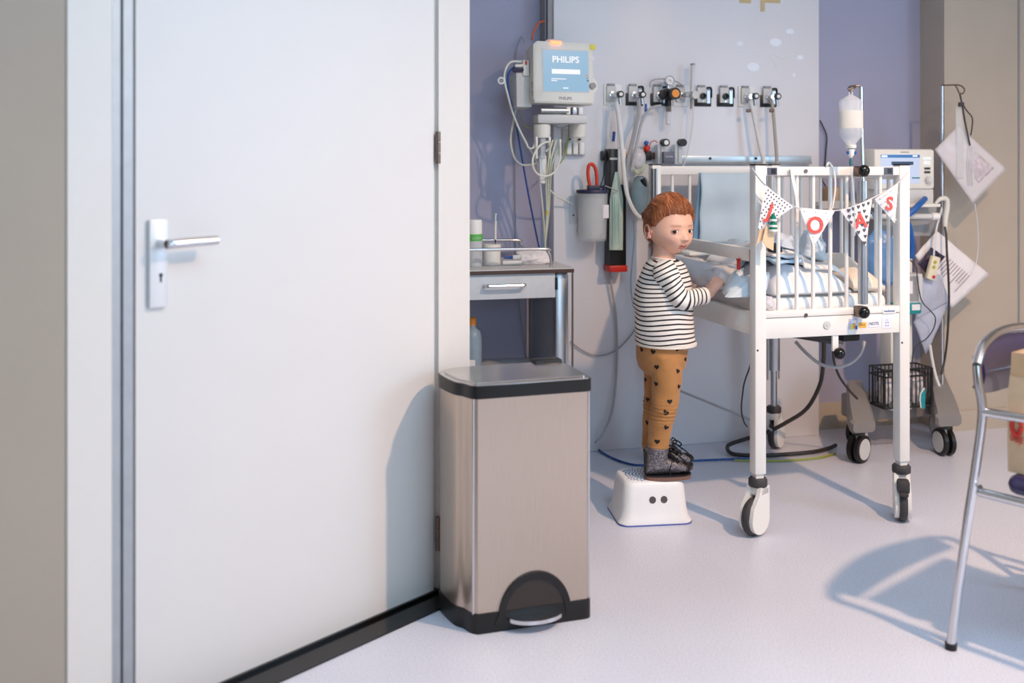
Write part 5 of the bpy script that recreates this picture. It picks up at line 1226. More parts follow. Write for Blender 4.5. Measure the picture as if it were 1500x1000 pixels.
# head
SK, LIP, BROW, BLU = lin((238, 190, 166)), lin((190, 92, 86)), lin((186, 132, 104)), lin((226, 164, 150))
def sstep(a, b, x):
    t = max(0, min(1, (x-a)/(b-a))); return t*t*(3-2*t)
def gs(x, w): return math.exp(-(x/w)**2)
def head_base(f, l, u):
    """unit direction -> local point (forward, left, up)"""
    F_ = f*(.083 if f > 0 else .088); L_ = l*.0745; U_ = u*(.096 if u > 0 else .101)
    low = sstep(-.1, -1, u) if u < -.1 else 0
    L_ *= 1 - .10*low + .05*gs(u+.35, .3)
    if f > 0:
        F_ += .018*sstep(.0, -.75, u)*f**.6*(1-.25*abs(l))
        F_ -= .006*sstep(.4, .95, u)*f
    else:
        F_ *= 1 - .32*sstep(-.2, -.95, u)
    return V3((F_, L_, U_))
def head_pt(f, l, u):
    p = head_base(f, l, u)
    if f > 0:
        L_, z = p.y, p.z; fw = sstep(0, .35, f)
        d = 0
        tipz = -.046
        ramp = sstep(.0, 1, (z+.012)/(tipz+.012)) if z > tipz else gs(z-tipz, .0068)
        d += .0150*ramp*gs(L_, .0080+.003*ramp)                       # nose
        d += .0045*gs(z-(tipz-.002), .006)*(gs(L_-.0095, .0048)+gs(L_+.0095, .0048))   # nostril wings
        for s in (-1, 1):
            d -= .0065*gs(L_-s*.030, .0135)*gs(z+.019, .0105)         # eye sockets
            d += .0066*gs(L_-s*.038, .020)*gs(z+.056, .022)            # cheeks
        d += .0020*gs(z-.002, .010)*gs(L_, .045)                      # brow ridge
        mz = z+.0705 + .0022*gs(L_, .004) - .0012*abs(L_)/.018
        wd_ = gs(L_/.0165, 1)
        d += .0042*gs(mz-.0038, .0036)*wd_ + .0046*gs(mz+.0046, .0042)*wd_ - .0028*gs(mz, .0014)*wd_
        d -= .0018*gs(z+.083, .004)*gs(L_, .02)
        d += .0045*gs(z+.094, .009)*gs(L_, .02)
        p.x += d*fw
    return p
def to_w(p): return HC + hF*p.x + hL*p.y + hU*p.z
hv, hf_, hc = [], [], []
NU, NV = 168, 124
for i in range(NV+1):
    t = PI*i/NV
    for j in range(NU):
        a = 2*PI*j/NU
        f, l, u = math.sin(t)*math.cos(a), math.sin(t)*math.sin(a), math.cos(t)
        p = head_pt(f, l, u); hv.append(to_w(p))
        c_ = V3(SK)
        if f > 0:
            mz = p.z+.0705 + .0022*gs(p.y, .004) - .0012*abs(p.y)/.018
            lp = sstep(1, .55, abs(p.y)/.0185)*max(sstep(.0085, .0055, mz) if mz > 0 else 0, sstep(-.0105, -.0075, mz) if mz <= 0 else 0)
            c_ = c_.lerp(V3(LIP), .7*lp); c_ = c_.lerp(V3(lin((120, 50, 46))), .8*gs(mz, .0011)*sstep(1, .6, abs(p.y)/.018))
            for s in (-1, 1):
                c_ = c_.lerp(V3(BLU), .55*gs(p.y-s*.040, .016)*gs(p.z+.052, .014))
                bz = p.z - (.0005 - .10*(abs(p.y)-.030)**2/.03)
                c_ = c_.lerp(V3(BROW), .75*gs(bz, .0032)*sstep(.010, .016, abs(p.y))*sstep(.050, .042, abs(p.y)) if p.y*s > 0 else 0)
                c_ = c_.lerp(V3(lin((150, 86, 76))), .75*gs(p.y-s*.0062, .0028)*gs(p.z+.0505, .0018))
                c_ = c_.lerp(V3(lin((196, 140, 128))), .5*gs(p.y-s*.030, .015)*gs(p.z+.028, .004))
        hc.append(tuple(c_))
for i in range(NV):
    for j in range(NU):
        a, b_ = i*NU+j, i*NU+(j+1) % NU; hf_.append((a, b_, b_+NU, a+NU))
body.add(hv, hf_); tint += hc
# ears
for s in (-1, 1):
    em = M(); c_ = V3((-.010, s*.0745, -.022))
    outl = [(-.004+.0135*math.cos(a)*(1 if math.sin(a) > -.2 else .8), .0235*math.sin(a)) for a in [2*PI*i/24 for i in range(24)]]
    def epn(x, z, o): return to_w(c_ + V3((x - o*.35, s*o, z)))
    em.tube([epn(x, z, .010) for x, z in outl + outl[:1]], .0036, 8)
    em.rings([[epn(x*.95, z*.95, .008) for x, z in outl], [epn(x*.6, z*.6, .002) for x, z in outl], [epn(x*.1, z*.1, .000) for x, z in outl]], True, False)
    em.ell(to_w(c_ + V3((.002, s*.005, -.018))), (.006, .006, .007), None, 10, 8); em.ell(to_w(c_ + V3((.008, s*.002, .0))), (.005, .005, .008), None, 10, 8)
    em.rings([[epn(x, z, .009) for x, z in outl], [epn(x*.8, z*.8, -.006) for x, z in outl]], True, False)
    k0 = len(body.v); body.join(em); tint += [lin((222, 164, 148))]*(len(body.v)-k0)
bo_ = obj('body', body, M_SKIN, pr, smooth=180)
ca_ = bo_.data.color_attributes.new('tint', 'FLOAT_COLOR', 'POINT')
ca_.data.foreach_set('color', [x for c_ in tint for x in (c_[0], c_[1], c_[2], 1)])
# eyes
M_EYEW = mat('eye_white', (232, 226, 222), .15, noise_amt=.01); M_IRIS = mat('iris_brown', (66, 42, 32), .12); M_PUP = mat('pupil', (8, 7, 7), .05); M_LASH = mat('lash', (84, 50, 40), .7)
for s in (-1, 1):
    zc = -.0190; best = None
    # surface point at (L, z)
    def surf(L_, z):
        u = z/.101 if z < 0 else z/.096; l = L_/.0745/(1+.05*gs(u+.35, .3)); f = math.sqrt(max(0, 1-u*u-l*l)); return head_pt(f, l, u)
    ec = surf(s*.030, zc); E = V3((ec.x-.0064, s*.030, zc)); re = .0140
    ey = obj('eye', M().ell((0, 0, 0), (re, re*1.0, re*.66), frame(to_w(E), hF, hL), 24, 18), M_EYEW, bo_)
    gaze = V3((.87, -.49, .0)).normalized()                                # looks at the camera
    gp = to_w(E + V3((gaze.x*re, gaze.y*re, 0))); gd = (hF*gaze.x + hL*gaze.y)
    obj('iris', M().ell((0, 0, 0), (.0011, .0070, .0070), frame(gp - gd*.0004, gd, hU.cross(gd)), 16, 10), M_IRIS, ey)
    obj('pupil', M().ell((0, 0, 0), (.0010, .0034, .0034), frame(gp + gd*.0003, gd, hU.cross(gd)), 12, 8), M_PUP, ey)
    up_, lo_p = [], []
    for i in range(11):
        x = (i/10*2-1); L_ = s*.030 + x*.0142; arch = math.sqrt(max(0, 1-x*x))
        bx1 = E.x + math.sqrt(max(0, re*re*1.02 - (x*.0132)**2))
        up_.append(to_w(V3((max(bx1-.003*arch*.4, E.x+.003), L_, zc + .0072*arch - .001)))); lo_p.append(to_w(V3((max(bx1-.003*arch*.4, E.x+.003)-.0006, L_, zc - .0062*arch - .001))))
    obj('upper_lash', M().tube(up_, [.0006]+[.0011]*9+[.0006], 6, 2), M_LASH, ey)
    lid_t = M().tube([q + hU*.0022 - hF*.0012 for q in up_], .0026, 8, 2)
    obj('eyelid', lid_t, mat('lid_skin', (216, 168, 150), .55), ey)
    obj('lower_lid', M().tube([q - hU*.0014 - hF*.0010 for q in lo_p], .0016, 8, 2), mat('lid_skin', (216, 168, 150), .55), ey)
# hair
M_HAIR = bpy.data.materials.new('auburn_hair'); M_HAIR.use_nodes = True
nt = M_HAIR.node_tree; b = nt.nodes['Principled BSDF']; at = nt.nodes.new('ShaderNodeAttribute'); at.attribute_name = 'shade'
rp = nt.nodes.new('ShaderNodeValToRGB'); rp.color_ramp.elements[0].color = lin((96, 46, 28)) + (1,); rp.color_ramp.elements[1].color = lin((206, 128, 78)) + (1,)
nt.links.new(at.outputs['Fac'], rp.inputs[0]); nt.links.new(rp.outputs[0], b.inputs['Base Color']); b.inputs['Roughness'].default_value = .42
HLN = [(0, .036), (25, .038), (50, .030), (65, .016), (78, -.004), (90, -.002), (102, -.028), (125, -.058), (180, -.066)]
def hairline(az):
    az = abs(math.degrees(az))
    for (a, z), (a2, z2) in zip(HLN, HLN[1:]):
        if a <= az <= a2: return z + (z2-z)*(az-a)/(a2-a)
    return HLN[-1][1]
def hair_pt(f, l, u, extra=0):
    p = head_base(f, l, u); az = math.atan2(l, f)
    k_ = sstep(-.004, .014, p.z - hairline(az) + .008*noise.noise(V3((az*4, 0, 3))))
    th = (.0105 + .004*sstep(.2, .9, u) + .0025*noise.noise(V3((f, l, u))*5))*k_ - .004*(1-k_)
    rid = (.0036*math.sin(az*9 + u*6 + 5*noise.noise(V3((f, l, u))*2.2))*noise.noise(V3((f*2, l*2, u*2+4))) + .0022*noise.noise(V3((az*5, u*2, 1))) + .0012*noise.noise(V3((az*16, u*3, 7))))*k_
    return p + p.normalized()*(th+rid+extra), k_
hr = M(); shade = []
vs_, fs_ = [], []
NU2, NV2 = 150, 80
for i in range(NV2+1):
    t = PI*.86*i/NV2
    for j in range(NU2):
        a = 2*PI*j/NU2; f, l, u = math.sin(t)*math.cos(a), math.sin(t)*math.sin(a), math.cos(t)
        p, k_ = hair_pt(f, l, u); vs_.append(to_w(p)); shade.append(.34+.30*noise.noise(V3((a*9, u*1.4, 2))) + .12*noise.noise(V3((a*30, u*3, 5))))
for i in range(NV2):
    for j in range(NU2):
        a, b_ = i*NU2+j, i*NU2+(j+1) % NU2; fs_.append((a, b_, b_+NU2, a+NU2))
hr.add(vs_, fs_)
rnd = random.Random(4)
BUN = V3((-.098, -.020, .028))
def dirn(p): p = V3(p).normalized(); return p.x, p.y, p.z
for i in range(900):                                    # locks combed from the hairline to the bun
    az = rnd.uniform(-2.6, 2.6); z0_ = hairline(az) + rnd.uniform(0, .02)
    u0_ = z0_/.098; s0 = V3((math.cos(az)*math.sqrt(1-u0_*u0_), math.sin(az)*math.sqrt(1-u0_*u0_), u0_))
    if rnd.random() < .45:
        s0 = V3((rnd.uniform(-.6, .9), rnd.uniform(-.9, .9), rnd.uniform(.5, 1))).normalized()
    e0 = V3((-.95, -.18+rnd.uniform(-.25, .25), .30+rnd.uniform(-.25, .3))).normalized()
    span = rnd.uniform(.35, .9); pts = []; wob = rnd.uniform(-.10, .10); ph = rnd.uniform(0, 6)
    mid = V3((s0.x*.4, s0.y*.9, max(s0.z, .2)+.55)).normalized() if s0.x > .2 else (s0+e0).normalized()
    for k_ in range(7):
        t = k_/6*span; d = (s0*(1-t)**2 + mid*2*t*(1-t) + e0*t*t)
        d = d + V3((0, wob*math.sin(t*7+ph), .05*math.sin(t*9+ph)))
        if d.length < .05: d = mid
        d.normalize(); q, kk = hair_pt(*d, extra=.0012+.0025*math.sin(PI*k_/6)*rnd.random()); pts.append(to_w(q))
    k0 = len(hr.v); r_ = rnd.uniform(.0005, .0012); hr.tube(pts, [r_*.4]+[r_]*5+[r_*.2], 4, 2); shade += [rnd.uniform(.15, .85)]*(len(hr.v)-k0)
for i in range(150):                                    # thicker wavy locks
    s0 = V3((rnd.uniform(.1, .95), rnd.uniform(-.95, .95), rnd.uniform(.38, 1))).normalized()
    e0 = V3((rnd.uniform(-.95, -.2), s0.y*.9+rnd.uniform(-.35, .2), rnd.uniform(.15, .8))).normalized(); ph = rnd.uniform(0, 6); wv = rnd.uniform(.03, .10); pts = []
    for k_ in range(9):
        t = k_/8; d = s0.lerp(e0, t) + V3((wv*math.sin(t*9+ph)*.4, wv*math.sin(t*8+ph), .35*math.sin(PI*t)+wv*math.cos(t*8+ph)*.5)); d.normalize()
        if head_base(*d).z < hairline(math.atan2(d.y, d.x)): d = (d + V3((0, 0, .25))).normalized()
        q, kk = hair_pt(*d, extra=.0005+.0012*math.sin(PI*t)); pts.append(to_w(q))
    k0 = len(hr.v); r_ = rnd.uniform(.0014, .0030); hr.tube(pts, [r_*.3, r_*.8]+[r_]*5+[r_*.7, r_*.2], 6, 2); shade += [rnd.choice((.12, .3, .5, .7, .95))]*(len(hr.v)-k0)
for i in range(60):                                     # curly wisps at front and nape
    az = rnd.uniform(-1.2, 1.2) if i < 38 else rnd.choice((-1, 1))*rnd.uniform(1.8, 2.6)
    z0_ = hairline(az); u0_ = z0_/.098; s0 = V3((math.cos(az)*math.sqrt(1-u0_*u0_), math.sin(az)*math.sqrt(1-u0_*u0_), u0_+.15)).normalized()
    q, _ = hair_pt(*s0); q = to_w(q); dn = rnd.uniform(-1, 1)
    pts = [q + V3((rnd.uniform(-.004, .004)+.006*math.sin(t*3+dn), rnd.uniform(-.003, .003), -.010*t*(.6 if i < 38 else 1.2)+.004)) + hF*.002*t for t in range(4)]
    k0 = len(hr.v); hr.tube(pts, [.0007, .0008, .0006, .0003], 4, 3); shade += [rnd.uniform(.3, .9)]*(len(hr.v)-k0)
hair = obj('hair', hr, M_HAIR, pr, smooth=180, label='auburn hair gathered in a small bun'); set_attr(hair, 'shade', shade)
bn = M(); bsh = []
for i in range(46):
    a = rnd.uniform(0, 2*PI); rad = rnd.uniform(.008, .022); tilt = V3((rnd.uniform(-1, 1), rnd.uniform(-1, 1), rnd.uniform(-1, 1))).normalized(); x_ = tilt.orthogonal().normalized(); y_ = tilt.cross(x_)
    c_ = to_w(BUN) + V3((rnd.uniform(-.006, .006), rnd.uniform(-.006, .006), rnd.uniform(-.008, .008)))
    pts = [c_ + (x_*math.cos(a+t*.7) + y_*math.sin(a+t*.7))*rad for t in range(6)]
    k0 = len(bn.v); bn.tube(pts, [.002, .004, .0045, .0045, .004, .001], 6, 3); bsh += [rnd.uniform(.1, .6)]*(len(bn.v)-k0)
bun = obj('hair_bun', bn, M_HAIR, hair, smooth=180); set_attr(bun, 'shade', bsh)
# shoes
M_GLIT = mat('glitter_leather', (120, 116, 122), .35, .35, noise_amt=.85, scale=190, bump=.8, bscale=200); M_SOLE = mat('brown_sole', (128, 96, 84), .7); M_BLEA = mat('black_leather', (26, 25, 28), .4)
def shoe(c, yaw):
    X = Matrix.Translation(c) @ Matrix.Rotation(yaw, 4, 'Z')
    sh_ = obj('shoe', M_shoe.copy().xf(X), M_GLIT, pr, smooth=180, label='silver glitter boot with black laces')
    obj('sole', M().prism([(x, y) for x, y in sole_o], 0, .013, X), M_SOLE, sh_)
    obj('welt', M().prism([(x*1.015, y*1.04) for x, y in sole_o], .013, .018, X), M_BLEA, sh_)
    obj('toe_cap', M().ell((.058, 0, .036), (.032, .028, .020), X, 18, 12), M_BLEA, sh_)
    obj('tongue', M().tube([X @ V3(p) for p in ((.044, 0, .052), (.024, 0, .068), (.006, 0, .088), (-.004, 0, .108))], [.017, .019, .02, .012], 12, 4, flat=.45), M_BLEA, sh_)
    la = M()
    for i in range(4):
        x, z = .040-.013*i, .060+.011*i
        la.tube([X @ V3(p) for p in ((x-.008, -.026, z-.006), (x, 0, z+.006), (x-.010, .026, z+.002))], .0024, 6, 3); la.tube([X @ V3(p) for p in ((x-.008, .026, z-.006), (x, 0, z+.006), (x-.010, -.026, z+.002))], .0024, 6, 3)
    for s in (-1, 1):
        la.tube([X @ V3(p) for p in ((.006, 0, .100), (.018, s*.018, .108), (.034, s*.024, .096), (.030, s*.014, .088), (.010, 0, .098))], .0024, 6, 4)
        la.tube([X @ V3(p) for p in ((.008, s*.004, .098), (.026, s*.02, .088), (.046, s*.027, .074), (.060, s*.026, .062))], .0022, 6, 4)
    obj('laces', la, M_BLKGL, sh_)
    obj('seam', M().tube([X @ V3(p) for p in ((.006, -.0315, .018), (.004, -.0325, .04), (.010, -.029, .062), (.018, -.022, .072))], .0016, 6, 4), M_BLEA, sh_)
    obj('heel_tab', M().bx(-.079, -.072, -.006, .006, .02, .095, X, bev=.002), M_BLEA, sh_)
sole_o = [(.086*math.cos(a) if math.cos(a) > 0 else .076*math.cos(a), (.0315+.003*math.cos(a))*math.copysign(abs(math.sin(a))**.75, math.sin(a))) for a in [2*PI*i/36 for i in range(36)]]
raw = M().rings([[(x, hw_*math.cos(a), .016+h0*max(0, (math.sin(a)+1)/2)**.7) for a in [2*PI*j/20 for j in range(20)]] for x, hw_, h0 in ((-.074, .012, .05), (-.070, .024, .062), (-.05, .030, .066), (-.02, .031, .064), (.01, .032, .056), (.04, .0325, .044), (.062, .030, .036), (.076, .022, .028), (.083, .010, .018))])
raw.tube([(-.034, 0, .04), (-.034, 0, .075), (-.034, 0, .1), (-.033, 0, .112)], [.034, .0385, .040, .041], 20)
M_shoe = remesh(raw, .003, 3)
shoe(K(976, 640, -.042).xy.to_3d() + V3((0, 0, STH)), math.radians(8))
shoe(K(981, 640, .052).xy.to_3d() + V3((0, 0, STH)), math.radians(14))

# ------------------------------------------------------------------ ventilator on its trolley
VV0 = 3.70
def rb(px0, py0, px1, py1, v0, v1, bev=0):
    a, b_ = RC(px0, py0, v0), RC(px1, py1, v0)
    return M().bx(a.x, b_.x, v0, v1, b_.z, a.z, RM, bev)
q = RC(1325, 600, 3.75)
vt = thing('ventilator', 'cream ventilator with lit screen on a grey wheeled trolley', 'ventilator', room(q.x, 3.75, 0), TH)
obj('display_housing', rb(1281, 218, 1369.5, 277, VV0, VV0+.09, .012), M_CREAM, vt)
sc2 = obj('display', rb(1290.5, 226, 1347.5, 268.5, VV0-.0015, VV0+.004), emit_mat('vent_screen', (206, 214, 240), .9), vt)
obj('display_header', rb(1290.5, 226.5, 1347.5, 231, VV0-.0025, VV0-.001), emit_mat('vent_blue', (46, 128, 200), .7), sc2)
obj('display_icons', rb(1291.5, 227.2, 1300, 230.2, VV0-.0032, VV0-.0024).join(rb(1337, 227.2, 1344, 229.6, VV0-.0032, VV0-.0024)), M_SCRW, sc2, kind='stuff')
obj('display_banner', rb(1306, 236.5, 1338, 241.5, VV0-.0025, VV0-.001), emit_mat('vent_navy', (52, 84, 140), .35), sc2)
obj('display_footer', rb(1336, 259.5, 1347.5, 261.5, VV0-.0025, VV0-.001), emit_mat('vent_teal', (30, 140, 150), .6), sc2)
for j in range(3): obj('key', rb(1353+4*j, 230, 1356.4+4*j, 233.6, VV0-.003, VV0+.002, .001), M_SCRW, vt)
obj('key', rb(1354, 236, 1363, 241, VV0-.003, VV0+.002, .001), M_SCRW, vt)
for y in (245, 250.5): obj('dark_key', rb(1354.5, y, 1363, y+3.2, VV0-.003, VV0+.002, .001), M_RUB, vt)
q = RC(1359, 263.5, VV0); obj('dial', M().cyl(room(q.x, VV0-.014, q.z), room(q.x, VV0+.002, q.z), .0155, 20).cyl(room(q.x, VV0-.018, q.z), room(q.x, VV0-.012, q.z), .011, 18), M_LGREY, vt)
obj('maker_strip', rb(1319, 222, 1332, 223.6, VV0-.0006, VV0+.002), M_GREYP, vt)
obj('main_unit', rb(1284, 277, 1368, 299, VV0+.01, VV0+.16, .006), M_LGREY, vt)
obj('shelf', rb(1278, 299.5, 1378, 303, VV0-.02, VV0+.2, .002), M_CREAM, vt)
obj('lower_unit', rb(1292, 303, 1372, 345, VV0+.07, VV0+.17), M_GREYP, vt)
qa, qb = RC(1272, 317, VV0-.01), RC(1364, 317, VV0-.01)
obj('handle_bar', M().cyl(room(qa.x, VV0-.01, qa.z), room(qb.x, VV0-.01, qb.z), .012, 14), M_LGREY, vt)
obj('bar_end', M().cyl(room(qb.x, VV0-.01, qb.z), room(qb.x+.034, VV0-.01, qb.z), .0155, 16), M_WHITE, vt)
obj('column', rb(1305, 345, 1337, 600, VV0+.06, VV0+.14, .006), M_CREAM, vt)
ba, bb = RC(1262, 612, 3.74), RC(1385, 640, 3.74)
obj('base_beam', M().bx(ba.x, bb.x, 3.78, 3.90, .12, .22, RM, bev=.01), M_BASE, vt)
for (pxl, pxr, pxb, skew) in ((1246, 1282, 1262, -1), (1371, 1408, 1372, 1)):
    a, b_ = RC(pxl, 600, 3.60), RC(pxr, 600, 3.60); z0_, z1_, z2_ = .125, .185, .255
    c0 = RC(1256 if skew < 0 else 1378, 600, 3.86)
    ua, ub = a.x, b_.x; w_ = .075; uc0 = c0.x
    prof = []
    poly_f = [(ua+.012, z0_), (ub-.012, z0_), (ub, z0_+.012), (ub, z1_-.012), (ub-.014, z1_), (ua+.014, z1_), (ua, z1_-.012), (ua, z0_+.012)]
    def sec(v, du, zt, zb=z0_, sc=1.0):
        cu = (ua+ub)/2
        return [room(cu + (u-cu)*sc + du, v, zb + (z-z0_)/(z1_-z0_)*(zt-zb)) for u, z in poly_f]
    dlt = uc0-(ua+ub)/2
    m = M().rings([sec(3.59, 0, z1_-.01, z0_+.006, .9), sec(3.605, 0, z1_, z0_), sec(3.68, dlt*.25, z1_+.04), sec(3.88, dlt, z2_+.02, z0_, .75)])
    obj('base_leg', m, M_BASE, vt, smooth=30)
    for (vv, dz) in ((3.63, 0), (3.86, 0)):
        cu = (ua+ub)/2 + (0 if vv < 3.7 else dlt)
        cs = obj('caster', M().cyl(room(cu, vv, .10), room(cu, vv, z0_+.01), .014, 12).cyl(room(cu, vv, .112), room(cu, vv, .126), .026, 14), M_RUB, vt)
        for s in (-1, 1):
            yaw = TH + (.55 if skew < 0 else 1.25); ax = V3((math.cos(-.85), math.sin(-.85), 0))
            if skew > 0: ax = V3((math.cos(.12), math.sin(.12), 0))
            c_ = room(cu, vv, .056); c_ = c_ + ax*(s*.016)
            w = obj('wheel', M().tube([c_-ax*.011, c_-ax*.008, c_+ax*.008, c_+ax*.011], [.05, .056, .056, .05], 24), M_BLACK, cs)
            obj('wheel_disc', M().cyl(c_+ax*s*.0105, c_+ax*s*.0125, .043, 24), M_LGREY, w)
        obj('fork', M().box((0, 0, 0), (.014, .03, .05), Matrix.Translation(room(cu, vv, .09)) @ Matrix.Rotation(math.atan2(ax.y, ax.x), 4, 'Z'), bev=.003), M_LGREY, cs)
bq_ = RC(1284, 421, 3.655)
bpb = thing('blue_plastic_bag', 'blue plastic bag hanging from the ventilator bar behind the cot bars', 'bag', room(bq_.x, 3.655, bq_.z), TH)
obj('film', crumple(room(bq_.x, 3.63, bq_.z), (.068, .034, .115), 21, 1, .3, 26), mat('blue_film', (96, 140, 190), .3, alpha=.85, noise_amt=.1, bump=.3, bscale=20), bpb, smooth=180)
obj('strap', M().tube([room(bq_.x-.01, 3.635, bq_.z+.20), room(bq_.x-.004, 3.66, qa.z-.02), room(bq_.x, 3.672, qa.z), room(bq_.x, 3.69, qa.z+.0175), room(bq_.x+.004, 3.708, qa.z)], .0035, 8, 4), mat('blue_film', (96, 140, 190)), bpb)
# drip pole on the trolley
VPO = 3.80
tp = RC(1380, 126, VPO); bt_ = .22
p2_ = thing('trolley_drip_pole', 'thin steel pole with wire hook rising from the ventilator trolley', 'drip stand', room(tp.x, VPO, bt_), TH)
obj('pole', M().cyl(room(tp.x, VPO, bt_), room(tp.x, VPO, tp.z), .0062, 12), M_CHROME, p2_)
obj('hook', M().tube([onv(x, y, VPO) for x, y in ((1380, 125), (1392, 124.5), (1404, 124.5), (1410, 127), (1413, 132), (1410, 137), (1405, 136), (1402, 129), (1399, 125))], .0033, 8, 4), M_HINGE, p2_)
# wire basket on the trolley
w0, w1 = RC(1291, 541, 3.66), RC(1360, 592, 3.66); BV0, BV1 = 3.64, 3.745
bk = thing('wire_basket', 'black wire basket on the ventilator trolley', 'basket', room((w0.x+w1.x)/2, 3.7, w1.z), TH)
rim_ = M()
for z in (w0.z, w0.z-.03, w1.z):
    L_ = [room(w0.x, BV0, z), room(w1.x, BV0, z), room(w1.x, BV1, z), room(w0.x, BV1, z), room(w0.x, BV0, z)]
    rim_.tube(L_, .0042, 6)
obj('rims', rim_, M_BLACK, bk)
for i in range(13):
    u = w0.x+(w1.x-w0.x)*i/12
    obj('wire', M().tube([room(u, BV0, w0.z), room(u, BV0, w1.z), room(u, BV1, w1.z), room(u, BV1, w0.z)], .0024, 6), M_BLACK, bk)
for i in range(1, 5):
    v = BV0+(BV1-BV0)*i/5
    for u in (w0.x, w1.x): obj('wire', M().cyl(room(u, v, w1.z), room(u, v, w0.z), .0024, 6), M_BLACK, bk)
for u in (w0.x, w1.x): obj('corner_bar', M().cyl(room(u, BV0, w1.z), room(u, BV0, w0.z), .007, 8), M_BLACK, bk)
obj('basket_bracket', M().bx(w0.x+.05, w1.x-.05, BV1, 3.759, w1.z-.0, w1.z+.02, RM), M_BLACK, bk)
M_FOIL = mat('crinkled_film', (206, 202, 206), .3, noise_amt=.3, scale=40, alpha=.92, bump=.8, bscale=50)
for i in range(3):
    u = w0.x + (w1.x-w0.x)*(i+.5)/3
    obj('wrapped_tubing', crumple(room(u, 3.692, w1.z+.006), (.03, .03, .06), 40+i, 1, .35, 24), M_FOIL, label=['crinkled clear pack at the cable side of the wire basket', 'crinkled clear pack in the middle of the wire basket', 'crinkled clear pack beside the teal card in the basket'][i], cat='pack', group='packs in the wire basket', smooth=20)
tc_ = [onv(x, y, BV0-.006) for x, y in ((1349, 598), (1355, 598), (1355.5, 568), (1350, 575), (1347.5, 585))]
m = M(); m.add(tc_ + [p + V3((.0, .004, 0)) for p in tc_], [(0, 1, 2, 3, 4), (9, 8, 7, 6, 5)] + [(i, (i+1) % 5, 5+(i+1) % 5, 5+i) for i in range(5)])
tcd = obj('teal_card', m, M_TEAL, label='teal card stuck in the wire basket wires', cat='card', smooth=0)
obj('white_edge', M().tube([onv(1349, 597, BV0-.008), onv(1347.5, 586, BV0-.008), onv(1348.5, 576, BV0-.008), onv(1354, 568, BV0-.008)], .0028, 6), M_PAPER, tcd)
# sterile packs hanging from the pole
def sheet_poly(name, poly, v, mm, parent, th=.002, bulge=.0):
    """quad in pixels -> gently wavy sheet on room plane v"""
    A, B, C_, D = [RC(x, y, v) for x, y in poly]
    return obj(name, M().grid(lambda a, b: RM @ ((A*(1-a)+B*a)*(1-b) + (D*(1-a)+C_*a)*b + V3((0, -.008*math.sin(a*PI)*math.sin(b*PI) - .004*noise.noise(V3((a*4, b*4, poly[0][0]))), 0))), 14, 14, th), mm, parent, smooth=180)
VG = 3.76
s1 = thing('sterile_pack', 'translucent sterile pack hung by dark forceps from the wire hook', 'sterile pack', onv(1424, 298, VG), TH)
sheet_poly('film', [(1369, 219), (1404, 184), (1474, 247), (1425, 298)], VG, M_CLEAR2, s1)
sheet_poly('paper_insert', [(1414, 238), (1428, 222), (1456, 246), (1433, 268)], VG-.006, mat('pink_paper', (206, 196, 202), .7, noise_amt=.2, scale=60), s1, .001)
sheet_poly('clear_sleeve', [(1400, 156), (1412, 158), (1411, 262), (1401, 262)], VG-.008, M_CLEAR, s1, .001)
tbs = M()
for x in (1418, 1421, 1424): tbs.tube([onv(x, 215, VG-.010), onv(x-1, 240, VG-.012), onv(x+1, 272, VG-.010)], .0022, 6, 4)
obj('tubing', tbs, M_FROST, s1)
fo = thing('dark_forceps', 'dark metal forceps clamping the pack to the wire hook', 'forceps', onv(1410, 215, VG), TH)
obj('jaw', M().tube([onv(x, y, VG-.014) for x, y in ((1406, 137), (1408, 147), (1410, 156), (1413, 175), (1417, 195), (1421, 213))], .0038, 8, 4), M_RUB, fo)
obj('arm', M().tube([onv(x, y, VG-.014) for x, y in ((1410, 152), (1416, 162), (1424, 172), (1424, 185), (1422, 198))], .003, 8, 3), M_RUB, fo)
obj('pivot', M().box((0, 0, 0), (.026, .012, .02), RM @ Matrix.Translation(RC(1408, 153, VG-.014)), bev=.004), M_RUB, fo)
s2 = thing('printed_sterile_pack', 'large sterile pack with dark picture and printed lines hanging on the pole', 'sterile pack', onv(1393, 451, VG), TH)
sheet_poly('paper', [(1340, 374), (1372, 338), (1449, 402), (1394, 451)], VG, M_PAPER, s2)
sheet_poly('picture', [(1344, 386), (1364, 362), (1384, 376), (1358, 402)], VG-.011, mat('dark_picture', (52, 44, 66), .4, noise_amt=.6, scale=40), s2, .001)
ln_ = M(); rr = random.Random(3)
for i in range(11):
    t = i/11; x0_, y0_ = 1376+t*42, 388+t*34 - 20
    n_w = rr.uniform(.5, 1)
    x1_, y1_ = x0_ - 16*1.25*n_w*.9, y0_ + 20*n_w*1.1
    ln_.tube([onv(1386+t*38, 374+t*32, VG-.0125), onv(1386+t*38-22*n_w, 374+t*32+24*n_w, VG-.0125)], .0018, 4)
obj('printed_lines', ln_, mat('print_mauve', (150, 142, 152), .7), s2, kind='stuff')
s3 = thing('blue_film_bag', 'limp bluish film bag dangling below the printed pack', 'bag', onv(1358, 520, VG-.02), TH)
sheet_poly('film', [(1349, 406), (1376, 402), (1391, 441), (1340, 470)], VG-.020, mat('bluish_film', (196, 202, 220), .3, alpha=.7, noise_amt=.05, bump=.3, bscale=30), s3)
sheet_poly('film_tail', [(1338, 470), (1391, 441), (1365, 500), (1356, 519)], VG-.021, mat('bluish_film', (196, 202, 220), .3, alpha=.7), s3)
